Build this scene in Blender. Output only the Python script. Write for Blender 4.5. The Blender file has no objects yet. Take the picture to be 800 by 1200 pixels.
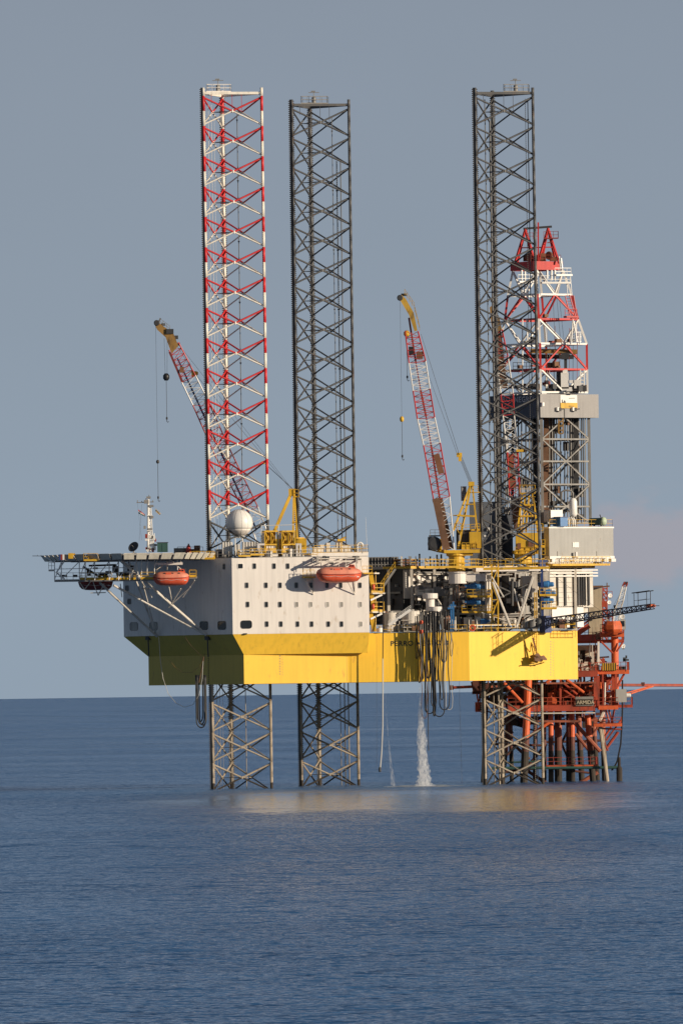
import bpy, math, random
from mathutils import Vector, Matrix
random.seed(7)
C = bpy.context.scene.collection
PI = math.pi
V = Vector

# ------------------------------------------------------------------ survey helpers
ROLL = 0.0148
CR, SR = math.cos(ROLL), math.sin(ROLL)
DIST, CAMZ, F0 = 1800.0, 15.4, 0.14
def W(px, py, Y):                       # reading taken from the photograph + depth -> world point
    m = F0*(1+Y/DIST)
    u = px-400; v = 600-py
    return V(((u*CR+v*SR)*m, Y, CAMZ+(-u*SR+v*CR+213)*m))
CT, ST = math.cos(math.radians(40)), math.sin(math.radians(40))
OX, OY = 12.6, 29.0
def R(t, s, z):                         # rig axes: t towards the stern, s to starboard
    return V((OX+CT*t+ST*s, OY+ST*t-CT*s, z))
def PL(px, py, A, D, off=0.0):          # point on the vertical plane through A along D
    D = V((D[0], D[1])).normalized(); n = V((D.y, -D.x))
    A = V((A[0], A[1]))+n*off
    Y = A.y
    for _ in range(12):
        p = W(px, py, Y)
        k = (p.x-A.x)/D.x
        Y = A.y+k*D.y
    return W(px, py, Y)
def PS(px, py, s):
    a = R(0, s, 0); return PL(px, py, (a.x, a.y), (CT, ST))
ANG = math.radians(40)

# ------------------------------------------------------------------ materials
MATS = {}
def paint(name, col, rough=0.55, var=0.18, rust=0.0, rustcol=(0.12, 0.05, 0.025), streak=0.25, metal=0.0, sc=0.35, ribs=None):
    m = bpy.data.materials.new(name); m.use_nodes = True
    nt = m.node_tree; N = nt.nodes; L = nt.links
    b = N['Principled BSDF']; b.inputs['Roughness'].default_value = rough; b.inputs['Metallic'].default_value = metal
    g = N.new('ShaderNodeNewGeometry')
    n1 = N.new('ShaderNodeTexNoise'); n1.inputs['Scale'].default_value = sc; n1.inputs['Detail'].default_value = 6
    L.new(g.outputs['Position'], n1.inputs['Vector'])
    mp = N.new('ShaderNodeMapping'); mp.inputs['Scale'].default_value = (1.6, 1.6, 0.10)
    L.new(g.outputs['Position'], mp.inputs['Vector'])
    n2 = N.new('ShaderNodeTexNoise'); n2.inputs['Scale'].default_value = 1.0; n2.inputs['Detail'].default_value = 5
    L.new(mp.outputs[0], n2.inputs['Vector'])
    def rng(src, a, b_, c, d):
        r = N.new('ShaderNodeMapRange'); L.new(src, r.inputs[0])
        for i, v in enumerate((a, b_, c, d)): r.inputs[i+1].default_value = v
        return r.outputs[0]
    f1 = rng(n1.outputs['Fac'], 0.3, 0.7, 1-var, 1+var*0.5)
    f2 = rng(n2.outputs['Fac'], 0.45, 0.75, 1.0, 1-streak)
    mu = N.new('ShaderNodeMath'); mu.operation = 'MULTIPLY'; L.new(f1, mu.inputs[0]); L.new(f2, mu.inputs[1])
    vm = N.new('ShaderNodeVectorMath'); vm.operation = 'SCALE'
    vm.inputs[0].default_value = col; L.new(mu.outputs[0], vm.inputs['Scale'])
    out = vm.outputs[0]
    if rust > 0:
        n3 = N.new('ShaderNodeTexNoise'); n3.inputs['Scale'].default_value = 1.3; n3.inputs['Detail'].default_value = 8
        mp3 = N.new('ShaderNodeMapping'); mp3.inputs['Scale'].default_value = (1, 1, 0.35)
        L.new(g.outputs['Position'], mp3.inputs['Vector']); L.new(mp3.outputs[0], n3.inputs['Vector'])
        f3 = rng(n3.outputs['Fac'], 0.66-0.25*rust, 0.80-0.2*rust, 0.0, 0.9)
        mx = N.new('ShaderNodeMix'); mx.data_type = 'RGBA'
        L.new(f3, mx.inputs['Factor']); L.new(out, mx.inputs['A']); mx.inputs['B'].default_value = (*rustcol, 1)
        out = mx.outputs['Result']
    L.new(out, b.inputs['Base Color'])
    if ribs:
        w = N.new('ShaderNodeTexWave'); w.bands_direction = 'X'; w.inputs['Scale'].default_value = ribs
        L.new(g.outputs['Position'], w.inputs['Vector'])
        bp = N.new('ShaderNodeBump'); bp.inputs['Strength'].default_value = 0.6; bp.inputs['Distance'].default_value = 0.06
        L.new(w.outputs['Fac'], bp.inputs['Height']); L.new(bp.outputs[0], b.inputs['Normal'])
    MATS[name] = m
    return m
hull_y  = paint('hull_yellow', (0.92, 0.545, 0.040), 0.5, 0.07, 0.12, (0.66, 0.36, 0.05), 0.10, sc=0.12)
bowm    = paint('hull_yellow_shaded', (0.50, 0.36, 0.055), 0.5, 0.07, 0.10, (0.30, 0.16, 0.05), 0.10, sc=0.12)  # hull yellow darkened in its colour to deepen the shade on the bow faces
hull_b  = paint('hull_dark_bottom', (0.30, 0.22, 0.05), 0.6, 0.1, 0.0, streak=0.1)
yellow  = paint('yellow_paint', (0.72, 0.42, 0.03), 0.5, 0.2, 0.25, (0.16, 0.08, 0.02))
white   = paint('white_paint', (0.76, 0.70, 0.64), 0.55, 0.06, 0.10, (0.50, 0.40, 0.30), streak=0.14, sc=0.1)
white2  = paint('white_weathered', (0.68, 0.62, 0.54), 0.55, 0.16, 0.22, (0.25, 0.17, 0.11), 0.3)
bright  = paint('white_bright', (0.80, 0.77, 0.72), 0.4, 0.05, streak=0.08)
red     = paint('red_paint', (0.56, 0.035, 0.03), 0.5, 0.2, 0.12, streak=0.25)
darkred = paint('dark_red', (0.20, 0.025, 0.022), 0.6, 0.25, 0.2)
dullred = paint('dull_red_paint', (0.34, 0.05, 0.035), 0.6, 0.25, 0.3)
orange  = paint('lifeboat_orange', (0.74, 0.11, 0.045), 0.45, 0.15, 0.0, streak=0.25, sc=0.9)
canopyc = paint('lifeboat_canopy_faded', (0.72, 0.24, 0.15), 0.55, 0.15, 0.0, streak=0.25, sc=0.9)
legdark = paint('leg_dark_steel', (0.092, 0.090, 0.090), 0.55, 0.35, 0.22, (0.12, 0.07, 0.045))
legtan  = paint('leg_salt_weathered', (0.40, 0.33, 0.25), 0.7, 0.25, 0.35, (0.14, 0.09, 0.06))
legwht  = paint('leg_white', (0.78, 0.72, 0.62), 0.5, 0.1, 0.1, (0.3, 0.2, 0.13))
legred  = paint('leg_red', (0.60, 0.022, 0.025), 0.5, 0.15, 0.0)
grey    = paint('grey_steel', (0.27, 0.255, 0.235), 0.55, 0.2, 0.25, (0.13, 0.08, 0.05))
lgrey   = paint('light_grey_cladding', (0.40, 0.39, 0.365), 0.55, 0.06, 0.05, (0.25, 0.17, 0.11), 0.12, ribs=2.2)
wwall   = paint('windwall_grey', (0.36, 0.34, 0.325), 0.55, 0.06, 0.0, streak=0.15, ribs=2.2)
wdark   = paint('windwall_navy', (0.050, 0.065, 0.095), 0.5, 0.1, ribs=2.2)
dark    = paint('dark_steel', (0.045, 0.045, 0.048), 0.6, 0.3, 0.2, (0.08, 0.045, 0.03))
black   = paint('black_rubber', (0.022, 0.021, 0.022), 0.5, 0.2)
navy    = paint('navy_paint', (0.025, 0.05, 0.17), 0.45, 0.15)
blue    = paint('blue_motor_paint', (0.04, 0.17, 0.40), 0.45, 0.15, 0.1, (0.06, 0.05, 0.05))
platred = paint('platform_red', (0.42, 0.065, 0.03), 0.6, 0.3, 0.45, (0.12, 0.035, 0.025))
platora = paint('platform_orange', (0.72, 0.13, 0.035), 0.55, 0.2, 0.25, (0.26, 0.06, 0.03))
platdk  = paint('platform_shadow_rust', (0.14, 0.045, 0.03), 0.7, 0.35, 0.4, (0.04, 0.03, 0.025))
pile    = paint('pile_rust', (0.38, 0.11, 0.06), 0.7, 0.35, 0.5, (0.10, 0.045, 0.03))
marine  = paint('marine_growth', (0.045, 0.035, 0.027), 0.85, 0.4)
tan     = paint('tan_cladding', (0.50, 0.42, 0.30), 0.6, 0.1, 0.1, (0.25, 0.17, 0.1), 0.3)
brown   = paint('brown_mesh', (0.20, 0.10, 0.055), 0.8, 0.35)
rustm   = paint('rust', (0.22, 0.09, 0.045), 0.8, 0.4)
green   = paint('dark_green', (0.04, 0.10, 0.085), 0.5, 0.2)
palegrn = paint('pale_green', (0.50, 0.60, 0.42), 0.5, 0.1)
glass   = paint('window_glass', (0.018, 0.022, 0.026), 0.12, 0.3)
curtain = paint('window_lit_blind', (0.35, 0.33, 0.29), 0.4, 0.3)
deckm   = paint('deck_green', (0.10, 0.12, 0.10), 0.8, 0.2)
net     = paint('net_panel', (0.58, 0.54, 0.45), 0.8, 0.2)
ink     = paint('lettering_black', (0.03, 0.03, 0.03), 0.6, 0.1)
inkgrey = paint('lettering_grey', (0.42, 0.45, 0.50), 0.6, 0.1)
wire    = paint('wire_rope', (0.06, 0.055, 0.05), 0.6, 0.1)
ropew   = paint('pale_rope', (0.60, 0.57, 0.52), 0.7, 0.1)

# ------------------------------------------------------------------ mesh builder
class MB:
    def __init__(s): s.v = []; s.f = []; s.m = []; s.g = []
    def add(s, vs, fs, m=0):
        k = len(s.v); s.v += [V(p) for p in vs]
        s.g.append((k, len(s.f))); s.f += [[i+k for i in f] for f in fs]; s.m += [m]*len(fs); return s
    def box(s, c, size, ang=0.0, m=0):
        x, y, z = [a/2 for a in size]; ca, sa = math.cos(ang), math.sin(ang)
        vs = []
        for dz in (-z, z):
            for dx, dy in ((-x, -y), (x, -y), (x, y), (-x, y)):
                vs.append((c[0]+dx*ca-dy*sa, c[1]+dx*sa+dy*ca, c[2]+dz))
        return s.add(vs, [[3, 2, 1, 0], [4, 5, 6, 7], [0, 1, 5, 4], [1, 2, 6, 5], [2, 3, 7, 6], [3, 0, 4, 7]], m)
    def prism(s, poly, z0, z1, m=0, poly2=None):
        n = len(poly); poly2 = poly2 or poly
        vs = [(p[0], p[1], z0) for p in poly]+[(p[0], p[1], z1) for p in poly2]
        fs = [list(range(n))[::-1], list(range(n, 2*n))]+[[i, (i+1) % n, n+(i+1) % n, n+i] for i in range(n)]
        return s.add(vs, fs, m)
    def frame(s, p, q):
        d = (q-p).normalized(); up = V((0, 0, 1)) if abs(d.z) < 0.95 else V((0, 1, 0))
        a = d.cross(up).normalized(); b = a.cross(d).normalized(); return d, a, b
    def bar(s, p, q, r, n=6, m=0, r2=None):
        p = V(p); q = V(q)
        if (q-p).length < 1e-6: return s
        r2 = r if r2 is None else r2
        d, a, b = s.frame(p, q); vs = []
        for c, rr in ((p, r), (q, r2)):
            for i in range(n):
                t = 2*PI*(i+0.5)/n; vs.append(c+a*math.cos(t)*rr+b*math.sin(t)*rr)
        fs = [[i, (i+1) % n, n+(i+1) % n, n+i] for i in range(n)]
        fs += [list(range(n))[::-1], list(range(n, 2*n))]
        return s.add(vs, fs, m)
    def beam(s, p, q, w, h, m=0):
        p = V(p); q = V(q); d, a, b = s.frame(p, q); vs = []
        for c in (p, q):
            for x, y in ((-w/2, -h/2), (w/2, -h/2), (w/2, h/2), (-w/2, h/2)): vs.append(c+a*x+b*y)
        return s.add(vs, [[3, 2, 1, 0], [4, 5, 6, 7], [0, 1, 5, 4], [1, 2, 6, 5], [2, 3, 7, 6], [3, 0, 4, 7]], m)
    def tube(s, pts, r, n=6, m=0):
        pts = [V(p) for p in pts]; vs = []; k = len(pts); pa = None
        for i, p in enumerate(pts):
            d = (pts[min(i+1, k-1)]-pts[max(i-1, 0)]).normalized()
            if pa is None: pa = d.cross(V((0, 0, 1)) if abs(d.z) < 0.95 else V((0, 1, 0))).normalized()
            a = (pa-d*pa.dot(d)).normalized(); b = d.cross(a); pa = a
            for j in range(n):
                t = 2*PI*j/n; vs.append(p+a*math.cos(t)*r+b*math.sin(t)*r)
        fs = [[i*n+j, i*n+(j+1) % n, (i+1)*n+(j+1) % n, (i+1)*n+j] for i in range(k-1) for j in range(n)]
        fs += [list(range(n)), list(range((k-1)*n, k*n))]
        return s.add(vs, fs, m)
    def lathe(s, base, prof, n=16, m=0, axis=None):
        base = V(base); ax = V(axis).normalized() if axis else V((0, 0, 1))
        a = ax.cross(V((0, 1, 0)) if abs(ax.y) < 0.9 else V((1, 0, 0))).normalized(); b = ax.cross(a)
        vs = []
        for r, h in prof:
            for i in range(n):
                t = 2*PI*i/n; vs.append(base+ax*h+a*math.cos(t)*max(r, 0.001)+b*math.sin(t)*max(r, 0.001))
        k = len(prof)
        fs = [[j*n+i, j*n+(i+1) % n, (j+1)*n+(i+1) % n, (j+1)*n+i] for j in range(k-1) for i in range(n)]
        fs += [list(range(n))[::-1], list(range((k-1)*n, k*n))]
        return s.add(vs, fs, m)
    def rail(s, pts, h=1.1, sp=1.8, r=0.035, m=0, closed=False, mid=1):
        pts = [V(p) for p in pts]
        if closed: pts = pts+[pts[0]]
        for p, q in zip(pts, pts[1:]):
            for k in range(mid+1):
                o = V((0, 0, h*(1-k*0.5))); s.bar(p+o, q+o, r, 4, m)
            n = max(1, int(round((q-p).length/sp)))
            for i in range(n+1): s.bar(p.lerp(q, i/n), p.lerp(q, i/n)+V((0, 0, h)), r, 4, m)
        return s
    def build(s, name, mats, parent=None, smooth=False, label=None):
        if not isinstance(mats, (list, tuple)): mats = [mats]
        if name in SPLIT and len(s.g) > 1:
            gs = s.g+[(len(s.v), len(s.f))]; o = None
            for (v0, f0), (v1, f1) in zip(gs, gs[1:]):
                q = MB(); q.v = s.v[v0:v1]; q.f = [[i-v0 for i in f] for f in s.f[f0:f1]]; q.m = s.m[f0:f1]; q.g = [(0, 0)]
                o = q.build(name, mats, parent, smooth, label)
            return o
        off = ROOT.get(parent.name, V((0, 0, 0))) if parent else V((0, 0, 0))
        me = bpy.data.meshes.new(name); me.from_pydata([tuple(p-off) for p in s.v], [], s.f)
        for m in mats: me.materials.append(m)
        me.polygons.foreach_set('material_index', s.m)
        if smooth: me.polygons.foreach_set('use_smooth', [len(f) <= 4 for f in s.f])
        me.update()
        import bmesh
        bm = bmesh.new(); bm.from_mesh(me); bmesh.ops.recalc_face_normals(bm, faces=bm.faces); bm.to_mesh(me); bm.free()
        o = bpy.data.objects.new(name, me); C.objects.link(o)
        if parent: o.parent = parent; ROOT[o.name] = off
        if label: o['label'] = label
        return o
ROOT = {}
SPLIT = {'equipment', 'hanger', 'jack_frame', 'under_deck_piping', 'process_piping', 'riser_piping', 'deck_equipment', 'strut', 'stowed_gear', 'roof_locker', 'roof_fittings', 'support_post', 'wall_panel', 'flood_lamp', 'riser_duct', 'standpipe', 'column', 'riser', 'cabin_wall', 'module_wall', 'gap_column', 'landing_brace', 'bulkhead_fitting', 'saddle', 'window', 'fittings', 'pipework', 'machinery', 'fairlead', 'knee_brace', 'landing', 'bracket', 'side_post', 'exhaust_stack', 'drill_machinery', 'crown_sheave', 'drilling_line', 'extinguisher', 'lower_walkway', 'rest_panel', 'truss', 'girder', 'cabin_panel', 'drain', 'draught_mark', 'post', 'lamp', 'davit_winch', 'antenna_cluster', 'emblem', 'lamp_bracket', 'boom_walkway', 'tower_leg', 'top_drive', 'pipe_run', 'winch_house', 'halyard', 'antenna_tower', 'crosstree', 'boom_head'}
def thing(name, label, cat, loc=(0, 0, 0), group=None):
    o = bpy.data.objects.new(name, None); C.objects.link(o); o.location = loc
    o.empty_display_size = 0.5
    ROOT[o.name] = V(loc)
    o['label'] = label; o['category'] = cat
    if group: o['group'] = group
    return o
def rot2(d, h=0):                     # unit 2d->3d
    d = V((d[0], d[1], 0)).normalized(); return d
def text_mesh(body, size, origin, xdir, name, mat, parent, extrude=0.01, squeeze=1.0, bold=0.0):
    cu = bpy.data.curves.new(name, 'FONT'); cu.body = body; cu.size = size; cu.extrude = extrude; cu.offset = bold
    cu.space_character = squeeze
    to = bpy.data.objects.new('tmp', cu); C.objects.link(to)
    dg = bpy.context.evaluated_depsgraph_get(); me = bpy.data.meshes.new_from_object(to.evaluated_get(dg))
    bpy.data.objects.remove(to)
    x = rot2(xdir); z = V((0, 0, 1)); n = V((x.y, -x.x, 0))      # n towards the reader
    off = ROOT[parent.name]; origin = V(origin)
    for v in me.vertices: v.co = origin+x*v.co.x+z*v.co.y+n*v.co.z-off
    me.materials.clear(); me.materials.append(mat); me.name = name
    o = bpy.data.objects.new(name, me); C.objects.link(o); o.parent = parent; ROOT[o.name] = off
    return o

# ================================================================== SETTING
def sea():
    S = 400000.0
    mb = MB(); mb.add([(-S, -6000, 0), (S, -6000, 0), (S, S, 0), (-S, S, 0)], [[0, 1, 2, 3]])
    m = bpy.data.materials.new('sea_water'); m.use_nodes = True
    nt = m.node_tree; N = nt.nodes; L = nt.links; N.remove(N['Principled BSDF'])
    g = N.new('ShaderNodeNewGeometry')
    def noise(sc, ax, ay, det, rot=0.2, rough=0.6):
        mp = N.new('ShaderNodeMapping'); mp.inputs['Scale'].default_value = (ax, ay, 1); mp.inputs['Rotation'].default_value = (0, 0, rot)
        L.new(g.outputs['Position'], mp.inputs[0])
        n = N.new('ShaderNodeTexNoise'); n.inputs['Scale'].default_value = sc; n.inputs['Detail'].default_value = det; n.inputs['Roughness'].default_value = rough
        L.new(mp.outputs[0], n.inputs['Vector']); return n
    # wave slopes: swell, wind waves, ripples
    acc = None
    for sc, ax, ay, k, det, rot in SEA_W:
        n = noise(sc, ax, ay, det, rot)
        sb = N.new('ShaderNodeVectorMath'); sb.operation = 'SUBTRACT'; L.new(n.outputs['Color'], sb.inputs[0]); sb.inputs[1].default_value = (.5, .5, .5)
        ml = N.new('ShaderNodeVectorMath'); ml.operation = 'MULTIPLY'; L.new(sb.outputs[0], ml.inputs[0]); ml.inputs[1].default_value = (k, k, 0)
        if acc: ad = N.new('ShaderNodeVectorMath'); ad.operation = 'ADD'; L.new(acc, ad.inputs[0]); L.new(ml.outputs[0], ad.inputs[1]); acc = ad.outputs[0]
        else: acc = ml.outputs[0]
    # smooth slick around the rig, where the discharge calms the ripples; rougher wind-ruffled water outside it
    v1 = N.new('ShaderNodeVectorMath'); v1.operation = 'SUBTRACT'; L.new(g.outputs['Position'], v1.inputs[0]); v1.inputs[1].default_value = (9, -235, 0)
    v2 = N.new('ShaderNodeVectorMath'); v2.operation = 'MULTIPLY'; L.new(v1.outputs[0], v2.inputs[0]); v2.inputs[1].default_value = (1/40, 1/205, 0)
    v3 = N.new('ShaderNodeVectorMath'); v3.operation = 'LENGTH'; L.new(v2.outputs[0], v3.inputs[0])
    ns = noise(0.03, 1, 0.35, 6, 0.1); ma = N.new('ShaderNodeMath'); ma.operation = 'MULTIPLY_ADD'; L.new(ns.outputs['Fac'], ma.inputs[0]); ma.inputs[1].default_value = 1.2; L.new(v3.outputs['Value'], ma.inputs[2])
    sl = N.new('ShaderNodeMapRange'); sl.interpolation_type = 'SMOOTHSTEP'; L.new(ma.outputs[0], sl.inputs[0]); sl.inputs[1].default_value = 1.25; sl.inputs[2].default_value = 1.7; sl.inputs[3].default_value = SEA_IN; sl.inputs[4].default_value = SEA_OUT
    pn = noise(0.006, 0.6, 0.5, 5, 0.05); pr = N.new('ShaderNodeMapRange'); L.new(pn.outputs['Fac'], pr.inputs[0]); pr.inputs[1].default_value = .3; pr.inputs[2].default_value = .7; pr.inputs[3].default_value = .6; pr.inputs[4].default_value = 1.4
    pm_ = N.new('ShaderNodeMath'); pm_.operation = 'MULTIPLY'; L.new(sl.outputs[0], pm_.inputs[0]); L.new(pr.outputs[0], pm_.inputs[1])
    sk = N.new('ShaderNodeVectorMath'); sk.operation = 'SCALE'; L.new(acc, sk.inputs[0]); L.new(pm_.outputs[0], sk.inputs['Scale']); acc = sk.outputs[0]
    # a visible wave facet always leans towards whoever looks at it (the far sides of waves are masked)
    dt = N.new('ShaderNodeVectorMath'); dt.operation = 'DOT_PRODUCT'; L.new(acc, dt.inputs[0]); L.new(g.outputs['Incoming'], dt.inputs[1])
    sg = N.new('ShaderNodeMath'); sg.operation = 'SIGN'; L.new(dt.outputs['Value'], sg.inputs[0])
    fl = N.new('ShaderNodeVectorMath'); fl.operation = 'SCALE'; L.new(acc, fl.inputs[0]); L.new(sg.outputs[0], fl.inputs['Scale']); acc = fl.outputs[0]
    ad = N.new('ShaderNodeVectorMath'); ad.operation = 'ADD'; L.new(acc, ad.inputs[0]); ad.inputs[1].default_value = (0, 0, 1)
    nm = N.new('ShaderNodeVectorMath'); nm.operation = 'NORMALIZE'; L.new(ad.outputs[0], nm.inputs[0])
    # wind patches: slow change in roughness tone of the water body
    n0 = noise(0.012, .45, 0.55, 7, 0.05)
    cr = N.new('ShaderNodeValToRGB'); L.new(n0.outputs['Fac'], cr.inputs[0])
    cr.color_ramp.elements[0].position = 0.35; cr.color_ramp.elements[0].color = (*SEA_A, 1)
    cr.color_ramp.elements[1].position = 0.65; cr.color_ramp.elements[1].color = (*SEA_B, 1)
    df = N.new('ShaderNodeBsdfDiffuse'); L.new(cr.outputs[0], df.inputs['Color']); L.new(nm.outputs[0], df.inputs['Normal'])
    gl = N.new('ShaderNodeBsdfGlossy'); gl.inputs['Roughness'].default_value = SEA_R; L.new(nm.outputs[0], gl.inputs['Normal']); gl.inputs['Color'].default_value = (*SEA_G, 1)
    fr = N.new('ShaderNodeFresnel'); fr.inputs['IOR'].default_value = 1.33; L.new(nm.outputs[0], fr.inputs['Normal'])
    mr = N.new('ShaderNodeMapRange'); L.new(fr.outputs[0], mr.inputs[0]); mr.inputs[1].default_value = 0.0; mr.inputs[2].default_value = 1.0; mr.inputs[3].default_value = 0.02; mr.inputs[4].default_value = SEA_F
    sf = N.new('ShaderNodeMapRange'); L.new(sl.outputs[0], sf.inputs[0]); sf.inputs[1].default_value = SEA_IN; sf.inputs[2].default_value = SEA_OUT; sf.inputs[3].default_value = .95; sf.inputs[4].default_value = 1.0
    mf = N.new('ShaderNodeMath'); mf.operation = 'MULTIPLY'; L.new(mr.outputs[0], mf.inputs[0]); L.new(sf.outputs[0], mf.inputs[1])
    mx = N.new('ShaderNodeMixShader'); L.new(mf.outputs[0], mx.inputs[0]); L.new(df.outputs[0], mx.inputs[1]); L.new(gl.outputs[0], mx.inputs[2])
    L.new(mx.outputs[0], N['Material Output'].inputs[0])
    o = mb.build('sea', m); o['kind'] = 'structure'
SEA_R, SEA_F, SEA_G = 0.04, 0.95, (0.90, 0.96, 1.05)
SEA_IN, SEA_OUT = 0.45, 2.3
SEA_W = ((0.010, 0.5, 1.0, 0.16, 4, 0.1), (0.06, 0.8, 1.0, 0.34, 5, 0.2), (0.33, 0.9, 1.0, 0.75, 5, -0.15), (1.5, 1.0, 1.0, 0.85, 3, 0.3))
SEA_A, SEA_B = (0.018, 0.074, 0.190), (0.046, 0.132, 0.290)
sea()

def world():
    sc = bpy.context.scene
    w = bpy.data.worlds.new('World'); sc.world = w; w.use_nodes = True
    nt = w.node_tree; N = nt.nodes; L = nt.links; bg = N['Background']
    sky = N.new('ShaderNodeTexSky'); sky.sky_type = 'NISHITA'; sky.sun_disc = False
    sky.sun_elevation = SUN_EL; sky.sun_rotation = SUN_ROT
    sky.air_density = 1.0; sky.dust_density = 1.2; sky.ozone_density = 1.5
    tc = N.new('ShaderNodeTexCoord'); sx = N.new('ShaderNodeSeparateXYZ'); L.new(tc.outputs['Generated'], sx.inputs[0])
    # marine haze: a grey-blue veil that is densest at the horizon
    hz = N.new('ShaderNodeValToRGB'); hz.color_ramp.interpolation = 'EASE'
    e = hz.color_ramp.elements
    e[0].position = 0.0; e[0].color = (*HZ0, 1); e[1].position = 0.075; e[1].color = (*HZ1, 1); e2 = hz.color_ramp.elements.new(0.32); e2.color = (1.15, 1.65, 2.4, 1)
    L.new(sx.outputs['Z'], hz.inputs[0])
    f = N.new('ShaderNodeMapRange'); L.new(sx.outputs['Z'], f.inputs[0])
    f.inputs[1].default_value = 0.06; f.inputs[2].default_value = 0.75; f.inputs[3].default_value = 0.92; f.inputs[4].default_value = 0.15
    mx = N.new('ShaderNodeMix'); mx.data_type = 'RGBA'
    dm = N.new('ShaderNodeVectorMath'); dm.operation = 'SCALE'; dm.inputs['Scale'].default_value = 0.55; L.new(sky.outputs[0], dm.inputs[0]); L.new(f.outputs[0], mx.inputs['Factor']); L.new(dm.outputs[0], mx.inputs['A']); L.new(hz.outputs[0], mx.inputs['B'])
    # one faint pinkish cloud bank low on the right
    vm = N.new('ShaderNodeVectorMath'); vm.operation = 'SUBTRACT'; L.new(tc.outputs['Generated'], vm.inputs[0]); vm.inputs[1].default_value = (0.0285, 1.0, 0.0133)
    mp = N.new('ShaderNodeMapping'); mp.inputs['Scale'].default_value = (125, 0.0, 290); L.new(vm.outputs[0], mp.inputs[0])
    ln = N.new('ShaderNodeVectorMath'); ln.operation = 'LENGTH'; L.new(mp.outputs[0], ln.inputs[0])
    nz = N.new('ShaderNodeTexNoise'); nz.inputs['Scale'].default_value = 230; nz.inputs['Detail'].default_value = 5; nz.inputs['Roughness'].default_value = 0.5
    mpz = N.new('ShaderNodeMapping'); mpz.inputs['Scale'].default_value = (1, 1, 1.7); L.new(tc.outputs['Generated'], mpz.inputs[0]); L.new(mpz.outputs[0], nz.inputs['Vector'])
    sb = N.new('ShaderNodeMath'); sb.operation = 'MULTIPLY_ADD'; L.new(nz.outputs['Fac'], sb.inputs[0]); sb.inputs[1].default_value = -2.6; L.new(ln.outputs['Value'], sb.inputs[2])
    cf = N.new('ShaderNodeMapRange'); L.new(sb.outputs[0], cf.inputs[0]); cf.interpolation_type = 'SMOOTHSTEP'
    cf.inputs[1].default_value = 0.25; cf.inputs[2].default_value = -0.75; cf.inputs[3].default_value = 0.0; cf.inputs[4].default_value = 0.62
    mc = N.new('ShaderNodeMix'); mc.data_type = 'RGBA'
    L.new(cf.outputs[0], mc.inputs['Factor']); L.new(mx.outputs['Result'], mc.inputs['A']); mc.inputs['B'].default_value = (3.85, 3.50, 3.85, 1)
    # soft large-scale unevenness
    n2 = N.new('ShaderNodeTexNoise'); n2.inputs['Scale'].default_value = 25; n2.inputs['Detail'].default_value = 3; L.new(mpz.outputs[0], n2.inputs['Vector'])
    r2 = N.new('ShaderNodeMapRange'); L.new(n2.outputs['Fac'], r2.inputs[0]); r2.inputs[3].default_value = 0.965; r2.inputs[4].default_value = 1.035
    sc2 = N.new('ShaderNodeVectorMath'); sc2.operation = 'SCALE'; L.new(mc.outputs['Result'], sc2.inputs[0]); L.new(r2.outputs[0], sc2.inputs['Scale'])
    L.new(sc2.outputs[0], bg.inputs['Color']); bg.inputs['Strength'].default_value = 0.1
SUN_EL = math.radians(14)
SUN_AZ = V((0.883, -0.469)).normalized()             # horizontal direction towards the sun
SUN_ROT = math.atan2(SUN_AZ.x, SUN_AZ.y)
HZ0 = (2.95, 3.72, 4.62); HZ1 = (2.52, 3.00, 3.76)
world()
def sun():
    l = bpy.data.lights.new('sun', 'SUN'); l.energy = 5.0; l.angle = math.radians(0.5); l.color = (1.0, 0.86, 0.67)
    o = bpy.data.objects.new('sun', l); C.objects.link(o)
    d = V((SUN_AZ.x*math.cos(SUN_EL), SUN_AZ.y*math.cos(SUN_EL), math.sin(SUN_EL)))
    o.rotation_euler = d.to_track_quat('Z', 'Y').to_euler(); o.location = d*300
sun()
def camera():
    cd = bpy.data.cameras.new('camera'); co = bpy.data.objects.new('camera', cd); C.objects.link(co)
    cd.sensor_fit = 'HORIZONTAL'; cd.sensor_width = 36; cd.lens = 36*(DIST/F0)/800
    cd.clip_start = 10; cd.clip_end = 2e6
    co.matrix_world = Matrix.Translation((0, -DIST, CAMZ)) @ Matrix.Rotation(PI/2+math.atan(213*F0/DIST), 4, 'X') @ Matrix.Rotation(-ROLL, 4, 'Z')
    bpy.context.scene.camera = co
camera()
sc = bpy.context.scene
sc.cycles.volume_bounces = 8; sc.cycles.max_bounces = 12
sc.view_settings.view_transform = 'Standard'; sc.view_settings.look = 'None'; sc.view_settings.exposure = 0

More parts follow.
